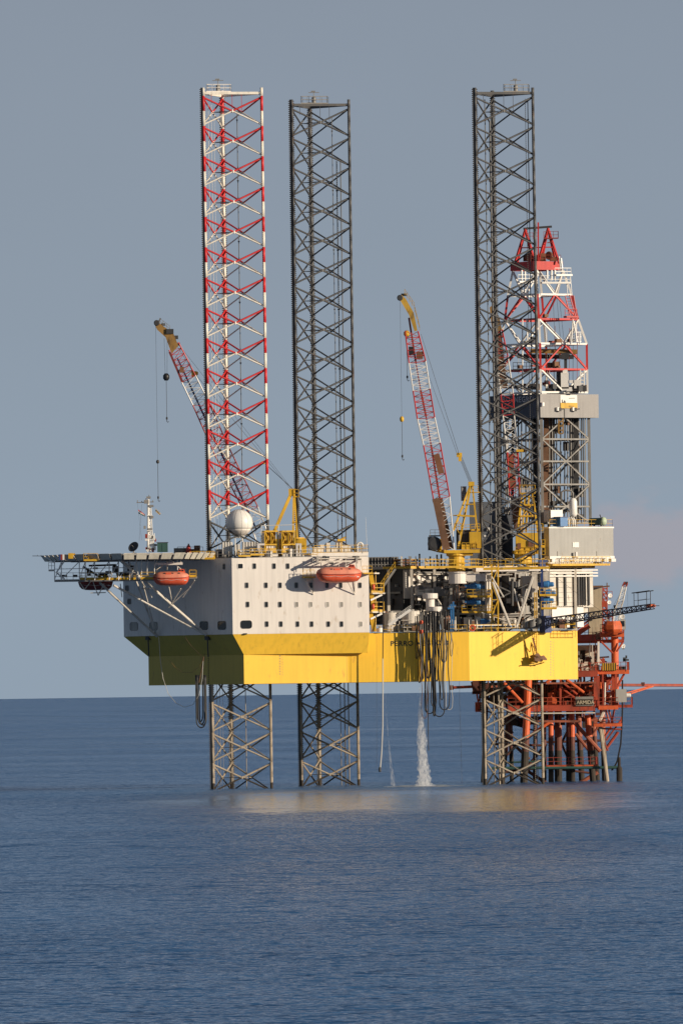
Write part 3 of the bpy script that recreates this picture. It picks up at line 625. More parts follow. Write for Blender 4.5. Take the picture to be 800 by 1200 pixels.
# ================================================================== HELIDECK
def helideck():
    cx, cy = W(150, 650, -7.3).x, -7.3; zt = W(150, 650.0, -7.3).z
    h = thing('helideck', 'octagonal helideck on struts overhanging the bow, edged with net panels', 'helideck', (cx, cy, 34.0))
    Rr = 13.4; octo = [(cx+Rr*math.cos(PI/8+i*PI/4+0.35), cy+Rr*math.sin(PI/8+i*PI/4+0.35)) for i in range(8)]
    MB().prism(octo, zt-0.28, zt).build('landing_deck', grey, h)
    mb = MB()                                       # safety nets
    fr = MB()
    for i in range(8):
        a, b = V((*octo[i], 0)), V((*octo[(i+1) % 8], 0)); n = 5
        for j in range(n):
            p = a.lerp(b, (j+0.08)/n); q = a.lerp(b, (j+0.92)/n); c0 = V((cx, cy, 0)); d = (((p+q)/2)-c0).normalized()*0.95
            e = V((0, 0, zt-0.14)); e2 = V((0, 0, zt+0.02))
            low = V((0, 0, zt-0.95))
            mb.add([p+low+d*0.3, q+low+d*0.3, q+e2+d, p+e2+d], [[0, 1, 2, 3]])
            fr.bar(p+low, p+e2+d, 0.05, 4); fr.bar(q+low, q+e2+d, 0.05, 4); fr.bar(p+e2+d, q+e2+d, 0.045, 4)
    nt_ = mb.build('safety_net', net, h); fr.build('net_frame', white2, nt_)
    # deck girders
    mb = MB()
    for i in range(-5, 6):
        x = cx+i*2.3; w = math.sqrt(max(0.5, (Rr*0.93)**2-(i*2.3)**2)); mb.beam((x, cy-w, zt-0.62), (x, cy+w, zt-0.62), 0.2, 0.6)
    for j in (-8, -3, 3, 8):
        w = math.sqrt((Rr*0.93)**2-j*j); mb.beam((cx-w, cy+j, zt-0.75), (cx+w, cy+j, zt-0.75), 0.25, 0.6)
    mb.build('girder', grey, h)
    mb = MB()                                       # upper truss: verticals & diagonals between deck and lower walkway
    for Y in (-13, -3):
        xs = [64, 72, 93, 100, 111, 128, 139, 152, 160]
        for i, x in enumerate(xs): mb.bar(W(x, 656, Y), W(x, 680, Y), 0.085, 5)
        for a, b in zip(xs[:-1], xs[1:]): mb.bar(W(a, 679, Y), W(b, 658, Y), 0.07, 5)
        mb.bar(W(64, 667, Y), W(160, 665, Y), 0.06, 5); mb.bar(W(93, 672, Y), W(160, 671, Y), 0.05, 5)
    mb.bar(W(52, 652, -12), W(64, 660, -12), 0.08); mb.bar(W(75, 658, -12), W(66, 671, -12), 0.12); mb.bar(W(66, 671, -12), W(76, 679, -12), 0.12)
    for x0, x1 in ((166, 166), (173, 172), (181, 181), (159, 163), (196, 196), (208, 208)): mb.bar(W(x0, 655, -14), W(x1, 680 if x0 < 190 else 668, -14), 0.08, 5)
    mb.build('hanger', bright, h)
    mb = MB()                                       # main raking struts down to the hull corner
    DA = (K[0]-LL[0], K[1]-LL[1])
    f1 = PL(184, 746, K, DA, 0.1); f2 = PL(241.5, 744, K, DA, 0.1)
    for f, (x, y, Y), r_ in ((f1, (117, 683, -8), 0.2), (f1, (150, 656, -5), 0.16), (f2, (133, 686, -13), 0.2), (f2, (138, 654, -14), 0.24), (f2, (172, 684, -14), 0.12), (f1, (166, 680, -9), 0.12)):
        mb.bar(f, W(x, y, Y), r_, 8)
    for x0, y0, x1, y1 in ((223, 688, 197, 712), (198, 688, 203, 712), (212, 690, 198, 712), (228, 680, 214, 700), (178, 700, 166, 682), (166, 690, 180, 690)):
        mb.bar(W(x0, y0, -12), W(x1, y1, -9), 0.1, 6)
    for x0, y0, x1, y1 in ((93, 682, 99, 691), (99, 691, 106, 682), (109, 682, 115, 698), (115, 698, 122, 684), (106, 695, 124, 694.5), (141, 684, 143, 700)):
        mb.bar(W(x0, y0, -10), W(x1, y1, -10), 0.08, 5)
    for x, y, x1, y1 in ((183, 668, 200, 656), (200, 656, 213, 668), (196, 655, 196, 668)): mb.bar(W(x, y, -14), W(x1, y1, -14), 0.08, 5)
    mb.build('strut', white2, h)
    mb = MB()
    for x0, x1, y, Y, d in ((64, 96, 680.5, -9, 4), (93, 165, 680.0, -9, 7), (165, 182, 679.5, -13, 3.5), (222, 231, 677, -12.5, 3.0)):
        p, q = W(x0, y, Y), W(x1, y, Y); mb.box((p+q)/2, (q.x-p.x, d, 0.35), 0)
    mb.build('lower_walkway', grey, h)
    mb = MB()
    for x0, x1, y, Y in ((93, 160, 679, -12.6), (165, 182, 678.5, -14.8), (222, 230, 676, -14.1)):
        p, q = W(x0, y, Y), W(x1, y, Y); mb.rail([p, q], 1.1, 1.0, 0.06, mid=2); mb.beam(p+V((0, 0, 0.12)), q+V((0, 0, 0.12)), 0.08, 0.4)
    for x0, x1, y, Y in ((98, 115, 656.5, -19), (222, 252, 654.5, -10)):
        p, q = W(x0, y, Y), W(x1, y, Y); mb.beam(p, q, 1.0, 0.3); mb.rail([p, q], 1.1, 0.9, 0.05)
    mb.build('walkway_railing', yellow, h)
    mb = MB()
    mb.rail([W(64, 680, -11), W(93, 680, -11)], 1.2, 1.0, 0.05, mid=2); mb.rail([W(57, 667, -11), W(64, 667, -11)], 1.1, 0.6, 0.05); mb.box(W(60.5, 668.5, -11), (1.0, 1, 0.3))
    mb.build('access_frame', white2, h)
    mb = MB()                                       # dark gear stowed between deck and walkway
    for x, y, w, hh in ((121, 673, 1.2, 0.6), (127, 671, 0.8, 0.5), (135, 667, .8, 1.0), (146, 673, 1.3, .8), (104, 671, .7, 1.0), (112, 666, .7, 0.3), (74, 675, .8, 0.4), (153, 666, .9, .9), (88, 675, .7, 0.4)):
        mb.box(W(x, y, -8), (w, 1.2, hh), random.uniform(-0.4, 0.4))
    mb.bar(W(97, 664, -8), W(120, 678, -8), 0.18); mb.bar(W(134, 662, -8), W(139, 676, -8), 0.25); mb.beam(W(104, 663, -7), W(136, 662, -7), 0.3, 0.3)
    mb.build('stowed_gear', dark, h)
    mb = MB(); mb.beam(W(182, 661, -14.5), W(214, 660.5, -14.5), 0.3, 0.38)
    mb.beam(W(184, 661, -14.5), W(184, 655, -14), 0.2, 0.2); mb.beam(W(212, 661, -14.5), W(212, 655, -14), 0.2, 0.2)
    mb.build('boat_davit', white, h)
    mb = MB(); mb.bar(W(38, 651.5, -8), W(58, 651.8, -8), 0.05, 5)
    for x in (44, 48): mb.bar(W(x, 651.6, -8), W(x, 650.4, -8), 0.05, 4)
    mb.build('boom_light_arm', dark, h)
    mb = MB()
    for x, m_ in ((70, 0), (72.2, 1), (74.4, 2), (76.6, 3)): mb.box(W(x, 653, -20.8), (0.3, 0.25, 0.9), 0, m_)
    mb.build('extinguisher', [navy, dullred, bright, dark], h)
    mb = MB(); mb.box(W(83, 651.5, -20.5), (0.8, 0.6, 0.9)); mb.bar(W(80, 652, -20.5), W(88, 649, -20.5), 0.12)
    mb.build('foam_monitor', yellow, h)
helideck()

def mast():
    Y = -2; r = thing('radio_mast', 'white lattice radio mast with crosstree and flags beside the helideck', 'mast', W(176, 647, Y))
    mb = MB()
    A = [W(172.5, 647, Y), W(179.5, 647, Y), W(176, 647, Y+1)]; T = [W(173, 592, Y), W(176.5, 592, Y), W(175, 592, Y+0.5)]
    for a, b in zip(A, T): mb.bar(a, b, 0.09, 5)
    for k in range(12):
        for i in range(3):
            p = A[i].lerp(T[i], k/12); q = A[(i+1) % 3].lerp(T[(i+1) % 3], (k+1)/12); mb.bar(p, q, 0.05, 4)
            mb.bar(A[i].lerp(T[i], k/12), A[(i+1) % 3].lerp(T[(i+1) % 3], k/12), 0.045, 4)
    mb.bar(W(173.6, 645, Y), W(173.6, 585, Y), 0.2, 8)
    for y in (604, 622): mb.box(W(175.5, y, Y), (0.9, 0.9, 0.15))
    mb.build('mast_lattice', bright, r)
    mb = MB(); mb.bar(W(160, 589, Y), W(180, 588, Y), 0.07, 5)
    for x, h in ((161, 3), (166, 2), (171, 5), (174.5, 9), (179, 3)): mb.bar(W(x, 589, Y), W(x, 589-h, Y), 0.07, 5)
    for x, y, w, hh in ((174, 583, 0.7, 0.35), (171.5, 588, 0.8, 0.6), (177, 593, 0.8, 0.35), (169.5, 618, 0.35, 0.5), (178, 606, 0.5, 0.4), (176, 620, 0.7, 0.3)): mb.box(W(x, y, Y), (w, 0.5, hh))
    mb.build('crosstree', grey, r)
    mb = MB(); mb.bar(W(166, 591, Y), W(163, 635, Y), 0.02, 4); mb.bar(W(161, 590, Y), W(166, 633, Y), 0.015, 4)
    mb.build('halyard', wire, r)
    def flag(pts, mats, lab):
        mb = MB(); n = 6
        a, b, c, d = [W(x, y, Y-0.2) for x, y in pts]; vs = []
        for i in range(n+1):
            for j in range(4): 
                p = a.lerp(b, i/n).lerp(d.lerp(c, i/n), j/3); p.y += 0.15*math.sin(i*1.6+j); vs.append(p)
        for j in range(3):
            mb.add(vs if j == 0 else [], [], 0)
        k0 = 0
        for i in range(n):
            for j in range(3): mb.f.append([i*4+j, i*4+j+1, (i+1)*4+j+1, (i+1)*4+j]); mb.m.append(min(j, len(mats)-1))
        mb.build('flag', mats, r, label=lab)
    flag([(162, 597), (170, 603), (170, 605.5), (162.5, 602)], [red, bright, green], 'small red, white and green flag')
    flag([(182, 595.5), (189, 602), (187, 603.5), (182, 599)], [white2, grey, yellow], 'pale house flag with a yellow edge')
    mb = MB()
    for i in range(16):
        mb.box(W(random.uniform(171, 183), random.uniform(628, 645), Y), (random.uniform(.2, .6), .4, random.uniform(.2, .7)), 0, random.choice([0, 0, 1]))
    mb.bar(W(179, 647, Y), W(180.5, 625, Y), 0.1); mb.box(W(182, 633, Y), (0.25, 0.25, 0.5), 0, 1)
    mb.build('antenna_cluster', [bright, dullred], r)
mast()

def dish(c, rad, d, label, mat, cat='satellite dish', name='satellite_dish', group=None):
    r = thing(name, label, cat, c-V((0, 0, rad*1.1)), group)
    d = V(d).normalized(); prof = [(0.02*rad, 0.0)]+[(rad*i/6, 0.28*rad*(i/6)**2) for i in range(1, 7)]+[(rad*0.97, 0.30*rad)]+[(rad*i/6, 0.28*rad*(i/6)**2+0.04) for i in range(5, 0, -1)]
    MB().lathe(c-d*0.2*rad, prof, 18, 0, d).build('reflector', mat, r, True)
    mb = MB(); mb.bar(c-d*0.2*rad, c+d*rad*0.6, 0.03, 5); mb.bar(c-d*0.15*rad, c-V((0, 0, rad*1.1)), rad*0.12, 8); mb.box(c-V((0, 0, rad*1.1)), (rad, rad, 0.2))
    mb.build('mount', grey, r)
dish(W(156.5, 641, -4), 0.95, (-0.5, -0.8, 0.55), 'dark satellite dish tilted up at the foot of the radio mast', dark)
def simple(name, label, cat, loc, parts, group=None):
    r = thing(name, label, cat, loc, group)
    for nm, mb, mat in parts: mb.build(nm, mat, r)
    return r
p = W(190.5, 647, -2)
mb = MB().box(p+V((0, 0, 0.75)), (1.7, 1.5, 1.5)); mb2 = MB().box(p+V((0, 0, 1.56)), (1.9, 1.7, 0.1)); mb3 = MB().box(p+V((0.3, -0.77, 0.7)), (0.7, 0.06, 1.2))
simple('green_locker', 'dark green equipment locker right of the radio mast', 'locker', p, [('body', mb, green), ('lid', mb2, dark), ('door', mb3, green)])
# roof clutter left of the leg: skids
p = W(216, 651, 6)
mb = MB().box(W(213, 647, 6), (2.6, 1.5, 1.3)).rail([W(208, 651, 5), W(238, 651, 5)], 1.4, 1.2, 0.05)
mb2 = MB().box(W(226, 647, 6), (2.2, 1.5, 1.0)); mb2.box(W(231, 645, 6), (1.0, 1.0, 1.6))
simple('winch_skid', 'grey winch skid behind the helideck edge near the banded leg', 'winch', p, [('bed', mb, grey), ('drum', mb2, brown)])
p = W(221, 650, 4)
mb = MB().lathe(W(221, 650, 4), [(0.4, 0), (0.42, 0.9), (0.3, 1.4), (0.12, 1.6)], 10)
simple('red_fire_bottle', 'red pressure bottle standing on the roof between helideck and banded leg', 'gas bottle', p, [('bottle', mb, red), ('valve', MB().lathe(W(221, 650, 4)+V((0, 0, 1.6)), [(0.12, 0), (0.12, 0.2)], 8), dark)])

def radome():
    c = W(280.3, 612.8, 1); rad = 2.24
    r = thing('radome', 'large white spherical radome on the roof in front of the banded leg', 'radome', W(280, 652, 1))
    prof = [(rad*math.sin(a), rad*(1-math.cos(a))-rad) for a in [PI*i/20 for i in range(21)]]
    up = [q for q in prof if q[1] > -1.0]; lo = [q for q in prof if q[1] <= -0.9]
    cut = (math.sqrt(rad**2-1.0), -1.0)
    MB().lathe(c, [cut]+up, 28).build('dome', bright, r, True)
    MB().lathe(c, lo[:-1]+[cut], 28).build('dome_base', white, r, True)
    mb = MB()
    for k in range(6):
        a0 = k*PI/6+0.2
        pts = [c+V((math.cos(a0)*rad*1.002*math.sin(t), math.sin(a0)*rad*1.002*math.sin(t), rad*1.002*math.cos(t))) for t in [2*PI*i/40 for i in range(41)]]
        mb.tube(pts, 0.012, 4)
    mb.build('panel_seam', grey, r)
    mb = MB(); b = W(280, 652, 1)
    mb.lathe(c+V((0, 0, -rad-0.25)), [(0.7, 0), (0.9, 0.35)], 12)
    for dx, dy in ((-.6, -.5), (.6, -.5), (.6, .5), (-.6, .5)): mb.bar(V((b.x+dx, 1+dy, BT)), V((b.x+dx, 1+dy, c.z-rad)), 0.09, 6)
    mb.bar(V((b.x-.6, .5, BT)), V((b.x+.6, .5, c.z-rad)), .05); mb.box((b.x, 1, c.z-rad-0.1), (1.6, 1.4, 0.15))
    mb.build('pedestal', bright, r)
radome()
def louvre(x0, x1, y0, y1, Y, lab):
    a, b = W(x0, y1, Y), W(x1, y0, Y); r = thing('roof_vent_housing', lab, 'vent housing', ((a.x+b.x)/2, Y, a.z), 'ribbed white housings below the radome')
    MB().box(((a.x+b.x)/2, Y+0.6, (a.z+b.z)/2), (b.x-a.x, 1.2, b.z-a.z)).build('casing', white2, r)
    mb = MB(); n = int((b.x-a.x)/0.42)
    for i in range(n): mb.box((a.x+(i+0.5)*(b.x-a.x)/n, Y-0.05, (a.z+b.z)/2+0.03), (0.16, 0.12, b.z-a.z+0.04))
    mb.build('rib', bright, r)
louvre(260, 272.5, 635.5, 653, -6, 'wide ribbed white vent housing left of the radome pedestal')
louvre(274, 281, 638, 652, -7, 'narrow ribbed white vent housing right under the radome')
louvre(284, 300.5, 635, 652, -6, 'long ribbed white vent housing right of the radome pedestal')
def cage(x0, x1, lab):
    Y = -6.5; a, b = W(x0, 651, Y), W(x1, 622, Y); w = b.x-a.x; h = b.z-a.z; cx = (a.x+b.x)/2; ang = math.atan2(RR[1]-K[1], RR[0]-K[0])*0.9
    r = thing('hose_station', lab, 'hose station', (cx, Y, BT), 'yellow framed hose stations on the block roof')
    x = V((math.cos(ang), math.sin(ang), 0)); y = V((-x.y, x.x, 0)); o = V((cx, Y, a.z))
    def q(u, v, z): return o+x*(u*w/2)+y*(v*1.0)+V((0, 0, z*h))
    mb = MB()
    for u in (-1, 1):
        for v in (0, 2): mb.beam(q(u, v, 0), q(u, v, 1), 0.22, 0.22)
    for z in (0.14, 0.44, 0.985): 
        for v in (0, 2): mb.beam(q(-1, v, z), q(1, v, z), 0.24, 0.26)
        for u in (-1, 1): mb.beam(q(u, 0, z), q(u, 2, z), 0.2, 0.22)
    mb.beam(q(0, 0, 0.44), q(0, 0, 1), 0.14, 0.14)
    mb.build('frame', yellow, r)
    mb = MB()
    for u in (-0.5, 0.5):
        for k in range(7): mb.tube([q(u+0.28*math.cos(t), 0.5+0.1*k, 0.72+0.22*math.sin(t)) for t in [2*PI*i/12 for i in range(13)]], 0.07, 5)
        mb.bar(q(u-0.3, 0.3, 0.5), q(u+0.3, 0.3, 0.92), 0.09); mb.bar(q(u+0.3, 0.3, 0.5), q(u-0.3, 0.3, 0.92), 0.09)
    mb.build('hose_reel', yellow, r)
    mb = MB(); c = q(0, 0.1, 0.22); mb.box(c, (w*0.9, 0.3, h*0.14), ang); mb.build('drip_panel', yellow, r)
    mb = MB(); mb.beam(q(-1, 0.0, 0.0), q(1, 0.0, 0.0), 0.6, 0.35)
    for u in (-0.6, -0.2, 0.2, 0.6): mb.box(q(u, 0.3, 0.34), (0.3, 0.3, 0.42), ang)
    mb.build('base_sill', white, r)
    mb = MB(); mb.box(q(0, 1.6, 0.5), (w*0.9, 0.1, h*0.9), ang); mb.build('back_panel', brown, r)
cage(310.5, 325, 'left one of the two square yellow hose stations on the block roof')
cage(330.5, 345.5, 'right one of the two square yellow hose stations on the block roof')
mb = MB()
r_ = thing('handling_frame', 'thin white gantry frame rising behind the yellow hose stations', 'gantry', (W(325, 650, -3).x, -3, BT))
for x in (306, 326, 345): mb.bar(W(x, 652, -3), W(x, 616, -3), 0.06, 5)
mb.bar(W(306, 616, -3), W(345, 615, -3), 0.06, 5)
mb.build('frame', bright, r_)
mb = MB()
for x in (303, 348, 352): mb.beam(W(x, 652, -7), W(x, 637, -7), 0.35, 0.35)
mb.beam(W(301, 638, -7), W(310, 638, -7), 0.3, 0.3); mb.beam(W(346, 638, -7), W(353, 638, -7), 0.3, 0.3)
mb.build('side_post', white, r_)
MB().rail([W(301, 650, -6.6), W(310, 650, -6.6)], 1.6, 0.6, 0.06, mid=2).rail([W(346, 650, -6.6), W(372, 650, -6.6)], 1.2, 0.8, 0.06, mid=2).build('railing', yellow, r_)

# ================================================================== CRANES
def lattice(parent, rows, depth, wall_mat=None, name='boom_section'):
    """rows: list of (p_left, p_right) cross-section ends with material per section; depth = size across the view"""
    dv = V((0, depth, 0))
    for (pl, pr, mat, n), (ql, qr, _, _) in zip(rows, rows[1:]):
        mb = MB(); P = [pl-dv/2, pr-dv/2, pr+dv/2, pl+dv/2]; Q = [ql-dv/2, qr-dv/2, qr+dv/2, ql+dv/2]
        for a, b in zip(P, Q): mb.bar(a, b, 0.11, 5)
        for k in range(n):
            for i in range(4):
                j = (i+1) % 4; a0, a1 = P[i].lerp(Q[i], k/n), P[i].lerp(Q[i], (k+1)/n); b0, b1 = P[j].lerp(Q[j], k/n), P[j].lerp(Q[j], (k+1)/n)
                if (k+i) % 2: mb.bar(a0, b1, 0.06, 4)
                else: mb.bar(b0, a1, 0.06, 4)
                mb.bar(a0, b0, 0.05, 4)
        mb.build(name, mat, parent)
def block_hook(parent, x, y0, y1, y2, Y, mats=(wire, yellow), bw=0.5, bh=1.1, dbl=False, lean=0):
    top = W(x, y0, Y)
    def at(y): 
        p = W(x, y, Y); return V((top.x, Y, p.z))
    mb = MB()
    if dbl: mb.bar(top-V((0.25, 0, 0)), at(y1)-V((0.15, 0, 0)), 0.03, 4).bar(top+V((0.25, 0, 0)), at(y1)+V((0.15, 0, 0)), 0.03, 4)
    else: mb.bar(top, at(y1), 0.028, 4)
    mb.bar(at(y1), at(y2), 0.05, 4); mb.build('hoist_rope', mats[0], parent)
    mb = MB(); c = at(y1); mb.lathe(c-V((0, 0, bh/2)), [(bw*0.35, 0), (bw/1.6, bh*0.3), (bw/1.6, bh*0.7), (bw*0.3, bh)], 8); mb.build('hook_block', mats[1], parent, True)
    p = at(y2); mb = MB(); mb.lathe(p, [(0.14, 0), (0.16, 0.3), (0.06, 0.45)], 8)
    mb.tube([p, p-V((0, 0, 0.3)), p+V((0.18, 0, -0.5)), p+V((0.3, 0, -0.3))], 0.06, 5); mb.build('hook', dark, parent)

def crane_middle():
    Y = 8.0; w = lambda x, y, d=0: W(x, y, Y+d)
    r = thing('pedestal_crane', 'middle yellow crane, its steep red and white boom clear against the sky', 'crane', W(535, 682, Y), 'yellow pedestal cranes of the rig')
    base = W(535, 671, Y)
    MB().lathe(base, [(1.35, 0), (1.35, 1.4), (1.55, 1.5), (1.3, 1.7), (1.3, 2.6), (1.7, 2.8), (1.7, 3.2)], 20).build('kingpost', yellow, r)
    MB().lathe(W(536, 684, Y), [(1.5, 0), (1.5, 1.75), (1.8, 1.75), (1.8, 1.95)], 20).build('pedestal', white, r)
    mb = MB(); mb.box(w(541, 646.5), (5.9, 3.6, 0.5)); mb.box(w(541, 649.5), (3.6, 2.6, 0.5)); mb.build('slew_platform', yellow, r)
    mb = MB(); mb.box(w(543, 632.5, 0.6), (2.4, 2.4, 3.2)); mb.build('engine_house', dark, r)
    mb = MB(); mb.box(w(556.5, 633), (1.9, 3.0, 2.7)); mb.box(w(556.5, 621), (1.6, 2.2, 0.3)); mb.build('machinery_house', yellow, r)
    mb = MB(); mb.lathe(w(509, 637, -1.3), [(0.7, -0.1), (1.15, 0.0), (1.15, 2.0), (0.7, 2.15)], 16, 0, (0, 1, 0)); mb.box(w(505.5, 637), (1.2, 1.8, 2.2)); mb.box(w(509.5, 628, 0), (2.0, 1.9, 0.2)); mb.build('operator_cab', dark, r)
    mb = MB(); mb.box(w(514.5, 638), (0.9, 1.6, 1.8)); mb.beam(w(512, 645), w(524, 647), 1.2, 0.6); mb.beam(w(503, 644), w(515, 647), 0.8, 0.2)
    mb.rail([w(504, 628, -1), w(520, 628, -1)], 1.0, 0.8, 0.04); mb.build('cab_bracket', yellow, r)
    mb = MB(); ap = w(552, 566)
    for d in (-1.1, 1.1):
        mb.beam(w(551.5, 567, d*0.4), w(531, 622, d), 0.26, 0.3); mb.beam(w(552, 567, d*0.4), w(536.5, 643, d), 0.36, 0.42); mb.beam(w(553, 567, d*0.4), w(559.5, 626, d), 0.28, 0.3)
        mb.beam(w(535, 604, d), w(557, 605, d), 0.25, 0.3); mb.bar(w(545, 591, d), w(556, 591, d), 0.1); mb.bar(w(541, 619, d), w(546, 600, d), 0.1)
        for k in range(7):
            a = w(551.5, 567, d*0.4).lerp(w(536.5, 643, d), k/7.5); b = w(551.5, 567, d*0.4).lerp(w(531, 622, d), (k+0.7)/7.5); mb.bar(a, b, 0.07, 4)
    mb.box(w(552, 567), (1.0, 1.4, 0.7)); mb.build('gantry', yellow, r)
    mb = MB(); mb.box(w(556.5, 577), (1.6, 1.6, 0.15)); mb.rail([w(553.5, 577, -.8), w(560, 577, -.8)], 1.1, 0.7, 0.05, mid=2); mb.box(w(536, 604), (1.5, 1.5, .15)); mb.rail([w(532, 621, -1.3), w(541, 621, -1.3)], 1.1, .7, .05)
    mb.rail([w(541, 644, -1.8), w(562, 644, -1.8)], 1.1, .8, .055, mid=2); mb.box(w(546, 641, -1.7), (1.6, 0.1, 0.8)); mb.rail([w(540, 622, -1.5), w(562, 620, -1.5)], .9, .8, .05)
    mb.build('service_platform', yellow, r)
    mb = MB()
    for x in (541.5, 545): mb.lathe(w(x, 587), [(0.2, 0), (0.2, 2.3), (0.25, 2.4)], 8)
    mb.bar(w(543, 604), w(543, 570), 0.07); mb.build('exhaust_stack', grey, r)
    # boom
    def row(lx, ly, rx, ry, mat, n): return (W(lx, ly, Y-0.6), W(rx, ry, Y-0.6), mat, n)
    rows = [row(521, 646, 532, 645, bright, 6), row(507.8, 586, 526.5, 582, red, 7), row(496, 522, 515.5, 519, bright, 5), row(488.8, 491, 509, 489, red, 5), row(483.8, 458, 503.5, 455.5, bright, 5), row(479, 425.5, 498.5, 423, red, 5), row(474.5, 388, 489.5, 388, red, 2), row(473.8, 364, 482, 364, red, 1)]
    lattice(r, rows[:7], 2.0); 
    mb = MB()
    a0, a1 = W(523, 644, Y-1.7), W(510.5, 584, Y-1.7); mb.beam(a0, a1, 1.15, 0.25); mb.beam(W(526, 644, Y), W(513, 584, Y), 1.5, 0.3); mb.build('boom_walkway', brown, r)
    MB().beam(W(515, 584, Y), W(504.5, 519, Y), 0.32, 0.42).beam(W(504.5, 519, Y), W(499, 488, Y), 0.2, .3).beam(W(499, 488, Y), W(492.5, 456, Y), 0.32, 0.42).beam(W(492.5, 456, Y), W(487, 424, Y), .2, .3).beam(W(487, 424, Y), W(479, 372, Y), .3, .42).build('cable_tray', dullred, r)
    mb = MB(); mb.beam(W(511, 532, Y-1.7), W(517, 555, Y-1.7), 1.0, 0.2); mb.build('rest_panel', rustm, r)
    mb = MB(); mb.box(W(481.5, 411, Y-1), (0.8, 1.2, 1.4)); mb.build('boom_winch_box', black, r)
    MB().box(W(491.5, 416, Y-1), (1.1, 1.2, 1.2)).build('boom_winch', rustm, r)
    mb = MB(); P = [(485.5, 388), (489, 387), (484.5, 366), (475.5, 350), (470.5, 345), (466.5, 347.5), (469, 352), (479, 368.5)]
    vs = [W(x, y, Y-1.3) for x, y in P]+[W(x, y, Y+0.1) for x, y in P]; n = len(P)
    mb.add(vs, [list(range(n)), list(range(n, 2*n))[::-1]]+[[i, (i+1) % n, n+(i+1) % n, n+i] for i in range(n)])
    mb.rail([W(474, 345.5, Y-1.3), W(485.5, 362, Y-1.3)], 1.0, 0.7, 0.045, mid=1); mb.rail([W(486, 366, Y-1.3), W(491.5, 387, Y-1.3)], .9, 0.9, 0.045)
    mb.build('jib_head', paint('jib_yellow', (.52, .31, .04), .6, .3, .4, (.12, .07, .03)), r)
    mb = MB(); mb.lathe(W(468.5, 348.5, Y-1.5), [(0.4, 0), (0.5, .1), (0.5, .5), (.4, .6)], 12, 0, (0, 1, 0)); mb.box(W(473, 345, Y-0.7), (.9, .6, .4)); mb.build('sheave', dark, r)
    block_hook(r, 468.6, 352, 491, 536, Y-1.2, bw=0.55, bh=0.9)
    block_hook(r, 476.3, 386, 390.5, 443, Y-1.2, bw=0.8, bh=1.0)
    mb = MB(); b = W(538, 533, Y)
    for d in (-.4, .4):
        mb.bar(W(493, 391, Y+d), b+V((0, d, 0)), 0.035, 4); mb.bar(W(496, 423, Y+d*1.5), b+V((-.3, d, 0)), 0.03, 4)
    for i in range(5): mb.bar(b+V((-.2+i*.12, -.3, 0)), W(550+i*.9, 566, Y), 0.03, 4)
    mb.bar(W(506, 585, Y), W(524, 640, Y), .03, 4)
    mb.build('luffing_rope', wire, r)
    MB().box(b, (.9, .7, .7)).box(b-V((-.1, 0, .7)), (.5, .6, .7)).build('luffing_block', yellow, r)
    MB().lathe(w(538, 634, -2.2), [(0.15, 0), (0.15, 1)], 6).build('flood_light', grey, r)
crane_middle()

